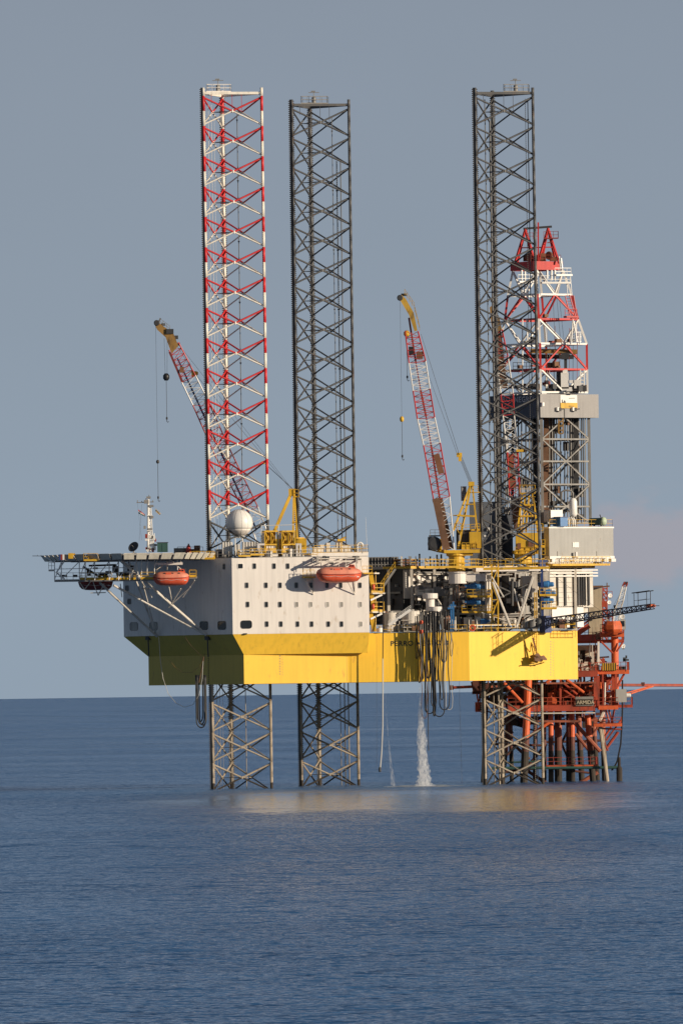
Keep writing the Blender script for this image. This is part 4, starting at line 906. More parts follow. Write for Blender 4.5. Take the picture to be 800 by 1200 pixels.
def crane_left():
    Y = 26.0; w = lambda x, y, d=0: W(x, y, Y+d)
    r = thing('pedestal_crane', 'left yellow crane, its boom leaning left behind the banded leg', 'crane', W(340, 652, Y), 'yellow pedestal cranes of the rig')
    MB().lathe(V((w(345, 652).x, Y, 36)), [(1.4, 0), (1.4, 5.0), (1.7, 5.1), (1.7, 5.5)], 18).build('kingpost', yellow, r)
    mb = MB()
    for d in (-1.0, 1.0):
        mb.beam(w(343, 574, d*.5), w(319, 628, d), .34, .5); mb.beam(w(344, 574, d*.5), w(343, 640, d), .3, .32); mb.beam(w(344.5, 574, d*.5), w(349, 640, d), .3, .32)
        mb.bar(w(342, 612, d), w(348, 612, d), .14); mb.bar(w(325, 614, d), w(320, 622, d), .1)
    mb.box(w(342, 577), (1.1, 1.6, 1.2)); mb.rail([w(344, 582, -.9), w(350, 582, -.9)], 1.2, .6, .06); mb.box(w(347.5, 582), (.9, 1.6, .2)); mb.build('gantry', yellow, r)
    mb = MB(); mb.box(w(338, 642), (6, 3.6, 3.0)); mb.build('machinery_house', yellow, r)
    def row(lx, ly, rx, ry, mat, n): return (W(lx, ly, Y), W(rx, ry, Y), mat, n)
    rows = [row(303, 640, 317, 634, bright, 3), row(287, 601, 302, 594, red, 5), row(270, 571, 286, 561, red, 4), row(252, 534, 268, 524, bright, 5), row(236, 500, 252, 491, red, 5), row(226, 475, 243, 468, bright, 5), row(213, 448, 229, 440, red, 5), row(198, 410, 209, 401, red, 1), row(192, 395, 203, 390, red, 1)]
    rows = [rows[0], rows[1], rows[3], rows[5], rows[6], rows[7]]
    rows = [(a, b, m_, n) for (a, b, _, _), m_, n in zip(rows, (bright, red, red, bright, red, red), (3, 8, 7, 4, 6, 1))]
    lattice(r, rows, 1.9)
    MB().beam(W(222, 450, Y), W(300, 620, Y), .25, .3).beam(W(208, 420, Y), W(222, 450, Y), .2, .25).build('cable_tray', navy, r)
    MB().beam(W(198.5, 412, Y-1), W(213.5, 447, Y-1), .3, .36).build('boom_foot_plate', MATS['dark_red'], r)
    MB().box(W(213, 433, Y-1.2), (.7, .3, 1.0)).build('boom_marker', rustm, r)
    P = [(201, 414), (209, 405), (203, 390), (197, 386), (190, 381), (183, 375), (180, 378), (184, 386), (194, 395)]
    vs = [W(x, y, Y-1) for x, y in P]+[W(x, y, Y+.4) for x, y in P]; n = len(P)
    mb = MB().add(vs, [list(range(n)), list(range(n, 2*n))[::-1]]+[[i, (i+1) % n, n+(i+1) % n, n+i] for i in range(n)])
    mb.build('jib_head', paint('jib_ochre', (.34, .19, .05), .6, .3, .5, (.1, .06, .03)), r)
    mb = MB(); mb.lathe(W(183.5, 378, Y-1.2), [(0.4, 0), (0.5, .1), (0.5, .5), (.4, .6)], 12, 0, (0, 1, 0))
    mb.bar(W(186, 377, Y), W(188, 372.5, Y), .12); mb.box(W(191, 380, Y), (.7, .6, .4)); mb.box(W(199, 388, Y-1), (1.2, .5, .8)); mb.box(W(206.5, 395, Y), (.6, .6, .6)); mb.box(W(209.5, 403, Y), (.4, .5, .5)); mb.build('sheave', dark, r)
    MB().rail([W(187, 379, Y-1), W(199, 388, Y-1)], .9, .7, .05).build('jib_railing', grey, r)
    block_hook(r, 182.3, 380, 541, 584.5, Y, mats=(wire, wire), bw=.42, bh=.6)
    block_hook(r, 194.0, 396, 441.5, 491.5, Y, mats=(wire, black), bw=.85, bh=1.2, dbl=True)
    mb = MB(); b = W(227.5, 438, Y)
    for d in (-.4, .4): mb.bar(W(205, 401, Y+d), b+V((0, d, 0)), .035, 4)
    for d in (-.3, 0, .3): mb.bar(b+V((0, d, .2)), W(342, 575, Y+d), .035, 4)
    mb.bar(W(209, 403, Y), W(342, 573, Y), .03, 4); mb.bar(W(283, 552, Y), W(308, 541.5, Y), .001, 4)
    for d in (-.3, .3): mb.bar(W(309, 542, Y), W(343, 573, Y+d), .06, 4)
    mb.build('luffing_rope', wire, r)
    MB().box(b, (.9, .8, .9)).box(b+V((.35, 0, .1)), (.6, .6, .5)).build('luffing_block', yellow, r)
    MB().box(W(308.5, 542, Y), (.6, .5, .5)).build('pendant_block', yellow, r)
crane_left()

def crane_right():
    Y = 34.0; w = lambda x, y, d=0: W(x, y, Y+d)
    r = thing('pedestal_crane', 'yellow crane behind the right leg, its steep brown and red boom seen through the lattice', 'crane', W(617, 668, Y), 'yellow pedestal cranes of the rig')
    MB().lathe(V((w(613, 668).x, Y, 36.6)), [(1.5, 0), (1.5, 1.6), (1.8, 1.8), (1.8, 2.3)], 18).build('kingpost', yellow, r)
    mb = MB(); mb.box(w(617, 637), (3.7, 3.4, 3.5)); mb.box(w(615, 649), (3.4, 3, .6)); mb.box(w(634, 640), (1.2, 2.0, .3)); mb.build('machinery_house', yellow, r)
    mb = MB(); mb.box(w(608, 640, -1.9), (.6, .1, 1.0)); mb.box(w(622, 637, -1.9), (.9, .1, 1.1)); mb.build('window', rustm, r)
    mb = MB(); mb.rail([w(603, 649, -1.9), w(631, 649, -1.9)], 1.1, .9, .06, mid=2); mb.rail([w(631, 650, -1.5), w(638.5, 650, -1.5)], 1.2, .7, .06, mid=2); mb.rail([w(631, 641, -1.5), w(638.5, 641, -1.5)], 1.2, .7, .06, mid=2); mb.rail([w(610, 622, -1.5), w(636, 622, -1.5)], 1.2, .8, .06, mid=2)
    mb.box(w(618, 578), (2.6, 2.0, .2)); mb.rail([w(609, 577.5, -1), w(627, 577.5, -1)], 1.3, .65, .06, mid=3); mb.build('service_platform', yellow, r)
    mb = MB()
    for d in (-1.1, 1.1):
        mb.beam(w(612, 578, d*.6), w(606, 624, d), .3, .35); mb.beam(w(615, 578, d*.6), w(612, 624, d), .24, .3); mb.beam(w(620, 578, d*.6), w(616, 624, d), .24, .3); mb.beam(w(624, 578, d*.6), w(630, 624, d), .3, .35)
        for y in (592, 605): mb.bar(w(609, y, d), w(626, y, d), .16)
        mb.bar(w(612, 605, d), w(622, 592, d), .1); mb.bar(w(614, 592, d), w(624, 605, d), .1)
    mb.build('gantry', yellow, r)
    def row(lx, ly, rx, ry, mat, n): return (W(lx, ly, Y+1), W(rx, ry, Y+1), mat, n)
    pts = [(600, 627, 611, 625), (597, 583, 609, 581), (594, 530, 606, 527), (589, 487, 602, 485), (586.5, 462, 601, 461), (581, 420, 595, 418), (576.5, 388, 588, 386)]
    ms = (bright, red, bright, red, bright, red, red); ns = (5, 6, 5, 3, 5, 4, 1)
    lattice(r, [row(*p_, m_, n_) for p_, m_, n_ in zip(pts, ms, ns)], 1.8)
    MB().beam(W(607, 622, Y+.4), W(603, 583, Y+.4), 1.4, .3).beam(W(601, 572, Y+.4), W(597, 532, Y+.4), 1.1, .3).beam(W(590, 455, Y+.4), W(581, 378, Y+.4), 1.3, .3).build('boom_walkway', brown, r)
    P = [(577, 390), (588, 386), (585, 372), (577, 357), (573.5, 360), (575, 375)]
    vs = [W(x, y, Y) for x, y in P]+[W(x, y, Y+1.4) for x, y in P]; n = len(P)
    MB().add(vs, [list(range(n)), list(range(n, 2*n))[::-1]]+[[i, (i+1) % n, n+(i+1) % n, n+i] for i in range(n)]).build('jib_head', MATS['jib_ochre'], r)
    MB().box(W(609, 528, Y), (1.2, .8, .4)).build('luffing_block', yellow, r)
    mb = MB()
    for d in (0, .4): mb.bar(W(584, 372, Y+d), W(608, 528, Y+d), .035, 4); mb.bar(W(609, 528, Y+d), W(617, 577, Y+d), .035, 4)
    mb.build('luffing_rope', wire, r)
crane_right()

# ================================================================== CANTILEVER, PIPE DECK, SUBSTRUCTURE
ZP = 36.3
def rbox(mb, t0, t1, s0, s1, z0, z1, m=0):
    P = [R(t0, s0, 0), R(t1, s0, 0), R(t1, s1, 0), R(t0, s1, 0)]
    return mb.prism([(p.x, p.y) for p in P], z0, z1, m)
def cantilever():
    r = thing('cantilever', 'long cantilever under the derrick carrying the pipe deck over the stern of the hull', 'cantilever', R(8, 0, HZT))
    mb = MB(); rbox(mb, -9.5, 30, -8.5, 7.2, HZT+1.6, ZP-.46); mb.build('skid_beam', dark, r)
    mb = MB(); rbox(mb, -15.5, 31, -10, 9.3, ZP-0.45, ZP); mb.build('pipe_deck', grey, r)
    e0, e1, e2 = R(-15.5, 9.35, ZP-0.2), R(31, 9.35, ZP-0.2), R(-15.5, -8, ZP-.2)
    MB().beam(e0, e1, .12, .34).build('deck_edge', yellow, r)
    mb = MB(); q = V((0, 0, .2)); mb.rail([R(-13, 9.35, ZP), e1+q], 1.2, 1.5, .045, mid=2); mb.build('railing', yellow, r)
    # posts carrying the overhanging deck
    mb = MB()
    for t in (-14, -9, -4, 1, 6, 11, 16, 21, 27): p = R(t, 8.9, 0); mb.beam(V((p.x, p.y, HZT+.1)), V((p.x, p.y, ZP-.4)), .45, .45)
    for z in (28.4, 31.6): mb.beam(R(-9, 9, z), R(18, 9, z), .25, .35)
    for t in (-9, 1, 11): mb.bar(R(t, 8.9, HZT+.3), R(t+5, 8.9, 31.5), .14); mb.bar(R(t+5, 8.9, 31.5), R(t+10, 8.9, HZT+.3), .14)
    mb.build('support_post', white2, r)
    mb = MB()                                   # wall panels on the starboard face, in bays
    rnd = random.Random(3)
    for i, (t0, t1, z0, z1, m) in enumerate(((-9.4, -8.2, 31, 35.8, 0), (-7.9, -7.3, 29.5, 35.8, 0), (-6.9, -6.2, 30.2, 35.8, 0), (-5.7, -3.6, 32, 35, 0), (-3.4, -1.5, 30, 35, 1), (-1.2, 1.5, 27, 35.4, 0), (2.0, 5.8, 31.5, 35.4, 0), (6.2, 10.2, 27.6, 35.2, 1), (10.5, 14.2, 28, 35.4, 0), (14.5, 18.6, 30.4, 35.5, 0))):
        rbox(mb, t0, t1, 7.21, 7.6+0.15*(i % 3), z0, z1, m)
    mb.build('wall_panel', [white, grey], r)
    mb = MB()                                   # pipe runs along the face
    for z, s in ((27.2, 8.0), (27.7, 8.2), (28.9, 8.0), (33.7, 8.3), (35.0, 8.4), (35.3, 8.7)):
        a = -9+rnd.random()*3; mb.bar(R(a, s, z), R(19, s, z), .13, 6, rnd.choice([0, 1]))
    for i in range(26):
        t = rnd.uniform(-9, 19); z = rnd.uniform(26, 31); mb.bar(R(t, 8.2, z), R(t, 8.2, z+rnd.uniform(1.5, 5)), rnd.uniform(.07, .2), 6, rnd.choice([0, 1, 2, 2]))
    mb.build('pipework', [white2, grey, dark], r)
    mb = MB()                                   # small fittings in the dark recess and along the face
    for i in range(190):
        t = rnd.uniform(-9, 19); z = rnd.uniform(25.6, 35); mb.box(R(t, rnd.uniform(7.7, 9.0), z), (rnd.uniform(.2, 1.1), rnd.uniform(.2, .6), rnd.uniform(.2, 1.0)), ANG, rnd.choice([0, 0, 1, 1, 2, 2, 3]))
    mb.build('equipment', [white2, grey, dark, brown], r)
    mb = MB()
    for i in range(40):
        s = rnd.uniform(-8, 7); z = rnd.uniform(27, 35.2); mb.box(R(-9.8, s, z), (rnd.uniform(.2, .6), rnd.uniform(.2, 2.0), rnd.uniform(.15, 1.2)), ANG, rnd.choice([0, 1, 1]))
    for z in (29, 32): mb.beam(R(-9.9, -8, z), R(-9.9, 7, z), .2, .3, 0)
    mb.build('bulkhead_fitting', [grey, dark], r)
    # samson posts above the pipe deck
    for (x, y0, m_) in ((491.5, 649, dark), (498.5, 654, white2), (500.5, 654, white2), (504, 652, dark), (508.5, 654, grey), (512, 650, dark), (513.5, 655, white2), (517, 649.5, dark), (521, 655, grey), (470.5, 652, white2), (481, 652, grey), (487, 656, grey), (525, 654, white2), (475, 654, dark)):
        b = PS(x, 664, 7.5); t_ = W(x, y0, b.y); MB().beam(V((b.x, b.y, ZP)), V((b.x, b.y, t_.z)), .3, .3).build('samson_post', m_, r)
cantilever()

def pipe_stack(x0, x1, n, rows, zb, s, lab, mat, name='drill_pipe_stack'):
    a = PS(x0, 660, s); b = PS(x1, 660, s); r = thing(name, lab, 'pipe stack', V((a.x, a.y, zb)))
    mb = MB(); d = (b-a)
    for k in range(rows):
        for i in range(n): mb.bar(V((a.x, a.y, zb+.2+k*.42))+V((-ST, CT, 0))*(i*.45), V((b.x, b.y, zb+.2+k*.42))+V((-ST, CT, 0))*(i*.45), .19, 8)
    mb.build('pipes', mat, r)
    mb = MB()
    for f in (.1, .5, .9): p = a.lerp(b, f); mb.beam(V((p.x, p.y, zb)), V((p.x, p.y, zb+rows*.42+.5)), .15, .15)
    mb.build('rack_frame', grey, r)
pipe_stack(469, 489, 5, 3, ZP, 6.5, 'rusty brown drill pipes stacked on the forward end of the pipe deck', rustm)
def module():
    Y = 24; a, b = W(431, 671, Y), W(466.5, 652.5, Y)
    r = thing('louvred_module', 'dark box module with vertical ribs just right of the white block top', 'module', ((a.x+b.x)/2, Y, a.z))
    MB().box(((a.x+b.x)/2, Y+2, (a.z+b.z)/2), (b.x-a.x, 4, b.z-a.z)).build('body', dark, r)
    mb = MB()
    for i in range(10): mb.box((a.x+.2+i*(b.x-a.x-.4)/9, Y-.08, (a.z+b.z)/2), (.14, .16, b.z-a.z))
    for z in (a.z+.1, (a.z+b.z)/2, b.z-.1): mb.box(((a.x+b.x)/2, Y-.06, z), (b.x-a.x, .1, .12))
    mb.build('rib', grey, r)
    mb = MB(); mb.box((a.x+2.5, Y+2, (28+a.z)/2), (7.5, 3.6, a.z-28)); mb.build('lower_house', dark, r)
module()
def diag_stair():
    r = thing('deck_stair', 'dark steep stair climbing from the shaded recess to the pipe deck corner', 'stair', W(452, 690, 6))
    mb = MB()
    for d in (0, 1.0): mb.beam(W(463, 667, 6+d), W(446, 692, 6+d), .12, .35)
    for k in range(14): p = W(463, 667, 6).lerp(W(446, 692, 6), k/13); mb.box(p+V((0, .5, 0)), (.3, 1, .06))
    mb.build('flight', grey, r)
    MB().rail([W(463, 666, 6), W(446, 691, 6)], 1.1, 1.2, .05).build('handrail', yellow, r)
diag_stair()
# deck machinery forward, between the block and the hoses
def drum_tank(x, ytop, ybot, rad, Y, lab, mat, cap=0.0, name='deck_tank', cat='tank'):
    a, b = W(x, ybot, Y), W(x, ytop, Y); h = b.z-a.z
    r = thing(name, lab, cat, a); MB().lathe(a, [(rad, 0), (rad, h-.1), (rad*.9, h)], 20).build('shell', mat, r, False)
    MB().lathe(a+V((0, 0, h)), [(rad*.35, 0), (rad*.35, .25)], 10).build('hatch', grey, r); return r
def mushroom(x, ytop, w, Y, ybase, lab):
    a, b = W(x, ybase, Y), W(x, ytop, Y); r = thing('mooring_pedestal', lab, 'pedestal', a, 'cream pedestals with broad caps')
    h = b.z-a.z; sw = w*F0/2
    MB().lathe(a, [(sw*.58, 0), (sw*.58, h-.9)], 20).build('column', white, r)
    MB().lathe(a+V((0, 0, h-.9)), [(sw*.9, 0), (sw, .1), (sw, .8), (sw*.95, .9)], 20).build('cap', white, r)
mushroom(504, 695.5, 18, 3.6, 716, 'cream pedestal with a broad round cap, the taller of the pair above the hoses')
mushroom(510, 711, 16, 2.4, 722, 'cream pedestal with a round cap, the shorter of the pair above the hoses')
drum_tank(482, 716, 741, 1.55, 3.2, 'cream round tank behind the railing left of the hanging hoses', white2)
drum_tank(458, 718, 741, 1.1, 3.6, 'weathered white tank at the foot of the pale gangway', white2)
drum_tank(445, 736, 741, .5, -2.0, 'small white drum standing beside the hanging cable on the deck edge', bright)
r_ = thing('gangway', 'pale folded gangway slanting up over the deck edge left of the hoses', 'gangway', W(456, 734, -1))
mb = MB(); a, b = W(455, 733, -1.5), W(481, 714.5, -1.5); mb.beam(a, b, .9, .45).build('span', bright, r_)
MB().rail([a+V((0, -.45, .2)), b+V((0, -.45, .2))], .5, 1, .04).build('handrail', bright, r_)
MB().lathe(W(455.5, 740, -1), [(.45, 0), (.45, 1.1), (.3, 1.3)], 12).build('pivot', white, r_)
def skid(x0, x1, y0, y1, Y, lab, seed, mats, name='equipment_skid', d=2.0, ang=.15):
    a, b = W(x0, y1, Y), W(x1, y0, Y); w = b.x-a.x; h = b.z-a.z; rn = random.Random(seed)
    r = thing(name, lab, 'equipment skid', V(((a.x+b.x)/2, Y, a.z)))
    cx = (a.x+b.x)/2
    MB().box((cx, Y, a.z+.12), (w, d, .24), ang).build('base_frame', grey, r)
    mb = MB()
    for i in range(int(w*2.2)+3):
        x = rn.uniform(a.x+.2, b.x-.2); ww = rn.uniform(.3, min(1.6, w/2)); hh = rn.uniform(.3, 1)*h*.85
        if rn.random() < .4: mb.lathe(V((x, Y+rn.uniform(-.6, .6), a.z+.24)), [(ww*.4, 0), (ww*.4, hh*.8), (ww*.2, hh)], 10, rn.randrange(len(mats)))
        else: mb.box((x, Y+rn.uniform(-.6, .6), a.z+.24+hh/2), (ww, rn.uniform(.4, d*.8), hh), ang, rn.randrange(len(mats)))
    mb.build('machinery', mats, r)
    mb = MB()
    for i in range(int(w*1.5)+3):
        x = rn.uniform(a.x, b.x); z = rn.uniform(a.z+.3, b.z); l = rn.uniform(.6, 2.2); 
        if rn.random() < .5: mb.bar(V((x, Y-d/2, a.z+.2)), V((x, Y-d/2, z)), .08)
        else: mb.bar(V((x, Y-d/2-.1, z)), V((min(x+l, b.x), Y-d/2-.1, z)), .08)
    mb.build('pipework', [mats[0]], r)
skid(449, 470, 712, 741, 5, 'grey pump skid in the recess between the white block and the cream tank', 1, [grey, dark, white2, brown])
skid(466, 496, 726, 741, 2.5, 'low clutter of pale valves behind the deck railing left of the hoses', 2, [white2, grey, brown, dark])
skid(489, 530, 715, 741, 4.0, 'brown and white hose manifold directly behind the hanging hoses', 3, [white2, grey, brown, dark, rustm], 'hose_manifold')
skid(527, 550, 722, 741, 4.5, 'white valve skid between the hoses and the blue motors', 4, [white2, grey, dark, dullred])
skid(484, 530, 686, 699, 12, 'tangled grey piping above the cream pedestals under the pipe deck', 5, [grey, white2, dark], 'pipe_manifold')
skid(525, 546, 684, 712, 9, 'brown and grey mixing plant left of the blue jacking motors', 6, [brown, grey, white2, dark])
mb = MB()
for x, y0 in ((528.5, 708), (531, 705)): mb.beam(W(x, 741, 1.5), W(x, y0, 1.5), .28, .28)
mb.beam(W(526, 710, 1.5), W(534, 709.5, 1.5), .2, .2)
r_ = thing('blue_davit', 'upright bright blue davit post standing right of the hose bundle', 'davit', W(530, 741, 1.5)); mb.build('post', blue, r_)
MB().box(W(527.5, 713, 1.4), (.9, .5, .3)).build('arm', blue, r_)
def person_ring(x, y, Y, lab):
    c = W(x, y, Y); mb = MB(); mb.tube([c+V((.42*math.cos(t), 0, .42*math.sin(t))) for t in [2*PI*i/16 for i in range(17)]], .13, 6)
    o = mb.build('lifebuoy', orange); o['label'] = lab; o['category'] = 'lifebuoy'
person_ring(553.3, 736, 0.6, 'orange lifebuoy hung on the rail below the lower blue motors')

# ------------------------------------------------------------------ jacking house around the right leg
def jacking():
    r = thing('jacking_tower', 'jacking tower around the right leg with yellow landings and blue motors', 'jacking tower', V((27.8, 15, HZT)))
    cx, cy = 27.8, 15
    mb = MB()
    for c in CH:
        p = V((cx, cy, 0))+c
        mb.beam(p+V((-.9, -.6, HZT)), p+V((-.9, -.6, 35.2)), .9, .8); mb.beam(p+V((.95, .4, HZT)), p+V((.95, .4, 35.2)), .9, .8)
    mb.build('jack_frame', white2, r)
    mb = MB(); P = [V((cx, cy, 35.6))+c*1.22 for c in CH]
    for i in range(3): mb.beam(P[i], P[(i+1) % 3], 1.0, .8)
    mb.beam(W(533, 677, 8), W(570, 676.5, 8), 1.5, 1.25)
    mb.build('yoke_beam', white, r)
    def motor(x, y, Y, sgn):
        c = W(x, y, Y); mb = MB(); L_ = 2.9
        mb.lathe(c-V((L_/2*1, 0, 0)), [(.25, 0), (.38, .15), (.38, .9), (.56, 1.0), (.56, 1.7), (.40, 1.8), (.40, 2.5), (.25, 2.7)], 12, 0, (1, 0, 0))
        mb.box(c+V((.3, 0, .45)), (.6, .5, .35)); mb.build('jacking_motor', blue, r)
    for y in (687.5, 706): motor(554, y, 8.4, 1); motor(560, y+1.0, 9.6, 1)
    motor(566, 729, 8.4, 1)
    for y in (685, 704): motor(640, y, 10.5, 1)
    motor(642, 695, 12.5, 1)
    mb = MB()
    for x0, x1, y in ((547, 575, 699), (541, 579, 717.5), (632, 652, 697.5), (634, 652, 713), (560, 578, 737)):
        Y = 7.2 if x0 < 600 else 9.5; p, q = W(x0, y, Y), W(x1, y, Y); mb.box((p+q)/2+V((0, 1, 0)), (q.x-p.x, 2.2, .22)); mb.rail([p, q], 1.15, .9, .055, mid=2); mb.beam(p, q, .1, .35)
    mb.build('landing', yellow, r)
    mb = MB()                                    # stair tower
    for x in (576, 583.5): mb.beam(W(x, 741, 6.0), W(x, 661, 6.0), .22, .22)
    for y0, y1, f in ((741, 722, 0), (722, 703, 1), (703, 684, 0), (684, 665, 1)):
        xa, xb = (576, 583.5) if f else (583.5, 576); mb.beam(W(xa, y0, 6.0), W(xb, y1, 6.0), .5, .16); mb.bar(W(576, y1, 5.8), W(583.5, y1, 5.8), .07)
    mb.build('stair_tower', yellow, r)
    mb = MB()                                    # trusswork inboard
    def D(x0, y0, x1, y1, rr, Y=4.5, m=0): mb.bar(W(x0, y0, Y), W(x1, y1, Y), rr, 6, m)
    D(577, 682, 597, 732, .2); D(576, 676, 590, 700, .12); D(624, 676, 606, 732, .22, 5); D(602, 690, 609, 716, .14, 6); D(612, 708, 617, 690, .14, 6)
    D(583, 720, 622, 719, .12, 7); D(583, 722.5, 622, 722, .08, 7); D(564, 718, 600, 730, .1, 6); D(622, 674, 634, 671, .1, 7)
    for x in (570, 573): D(x, 734, x, 674, .3, 9)
    D(583, 674, 600, 673.5, .12, 7); D(600, 678, 600, 710, .25, 9, 1)
    mb.build('truss', [white2, dark], r)
    mb = MB()                                    # right-hand yellow ladders
    for x in (626, 628.5): mb.bar(W(x, 735, 9), W(x, 694, 9), .1)
    for k in range(10): mb.bar(W(626, 696+k*4, 9), W(628.5, 696+k*4, 9), .07)
    mb.build('ladder', yellow, r)
    mb = MB(); a, b = W(566, 667, 6.5), W(644, 665.5, 6.5)
    mb.beam(a, b, 1.4, .35); mb.rail([a+V((0, -.7, .2)), b+V((0, -.7, .2))], 1.2, 1.2, .055, mid=2)
    c = W(498, 664.5, 4); mb.beam(c, W(566, 664.5, 6), .9, .3); mb.rail([c, W(566, 664.5, 6)], 1.2, 1.2, .055, mid=2)
    mb.build('upper_walkway', yellow, r)
jacking()
def house(x0, x1, y0, y1, Y, d, lab, mat, name, cat, ang=ANG, feats=()):
    a, b = W(x0, y1, Y), W(x1, y0, Y)
    r = thing(name, lab, cat, V(((a.x+b.x)/2, Y, a.z)))
    MB().box(((a.x+b.x)/2, Y, (a.z+b.z)/2), (b.x-a.x, d, b.z-a.z), ang).build('body', mat, r)
    return r, a, b
r_, a, b = house(584, 614, 672, 733, 22, 4, 'grey machinery house inside the truss behind the right leg', grey, 'machinery_house', 'house')
mb = MB(); rn = random.Random(9)
for i in range(60): mb.box((rn.uniform(a.x-1.5, b.x+3), 18.5-rn.uniform(0, 2), rn.uniform(a.z, b.z)), (rn.uniform(.3, 1.8), .8, rn.uniform(.2, 1.8)), 0, rn.choice([0, 1, 2, 2, 3]))
for i in range(10): x = rn.uniform(a.x, b.x+4); mb.bar((x, 17.5, a.z), (x, 17.5, rn.uniform(a.z+3, b.z+.5)), rn.uniform(.08, .25), 6, rn.choice([0, 1, 2]))
mb.build('fittings', [white2, grey, dark, brown], r_)
r_, a, b = house(611, 624, 675, 700, 16, 1.5, 'white panelled cabin left of the blue flare post', white, 'deck_cabin', 'cabin', 0.2)
MB().box(W(617, 690, 14.8), (.6, .1, .8)).build('door', grey, r_)
skid(552, 632, 721, 738, 7.5, 'jumble of blue, white and rusty valves behind the rail under the right leg', 11, [white2, grey, dark, blue, grey, brown], 'valve_skid', 1.2, .3)
skid(640, 674, 722, 738, 12.5, 'yellow and white winch gear at the stern corner below the flare boom', 12, [yellow, white2, grey, dark, rustm], 'mooring_winch', 1.5, .5)
r_ = thing('dark_house', 'tall navy grey house rising behind the middle crane and right leg', 'house', W(565, 660, 38))
a, b = W(551, 664, 38), W(584, 588, 38)
MB().box(((a.x+b.x)/2, 38, (a.z+b.z)/2), (b.x-a.x, 5, b.z-a.z)).build('body', wdark, r_)
a, b = W(584, 664, 40), W(600, 604, 40); MB().box(((a.x+b.x)/2, 40, (a.z+b.z)/2), (b.x-a.x, 5, b.z-a.z)).build('annex', wdark, r_)
mb = MB(); mb.box(W(572, 620, 35.3), (.5, .3, .5)); mb.box(W(568, 628, 35.3), (.3, .3, .3)); mb.build('lamp', bright, r_)

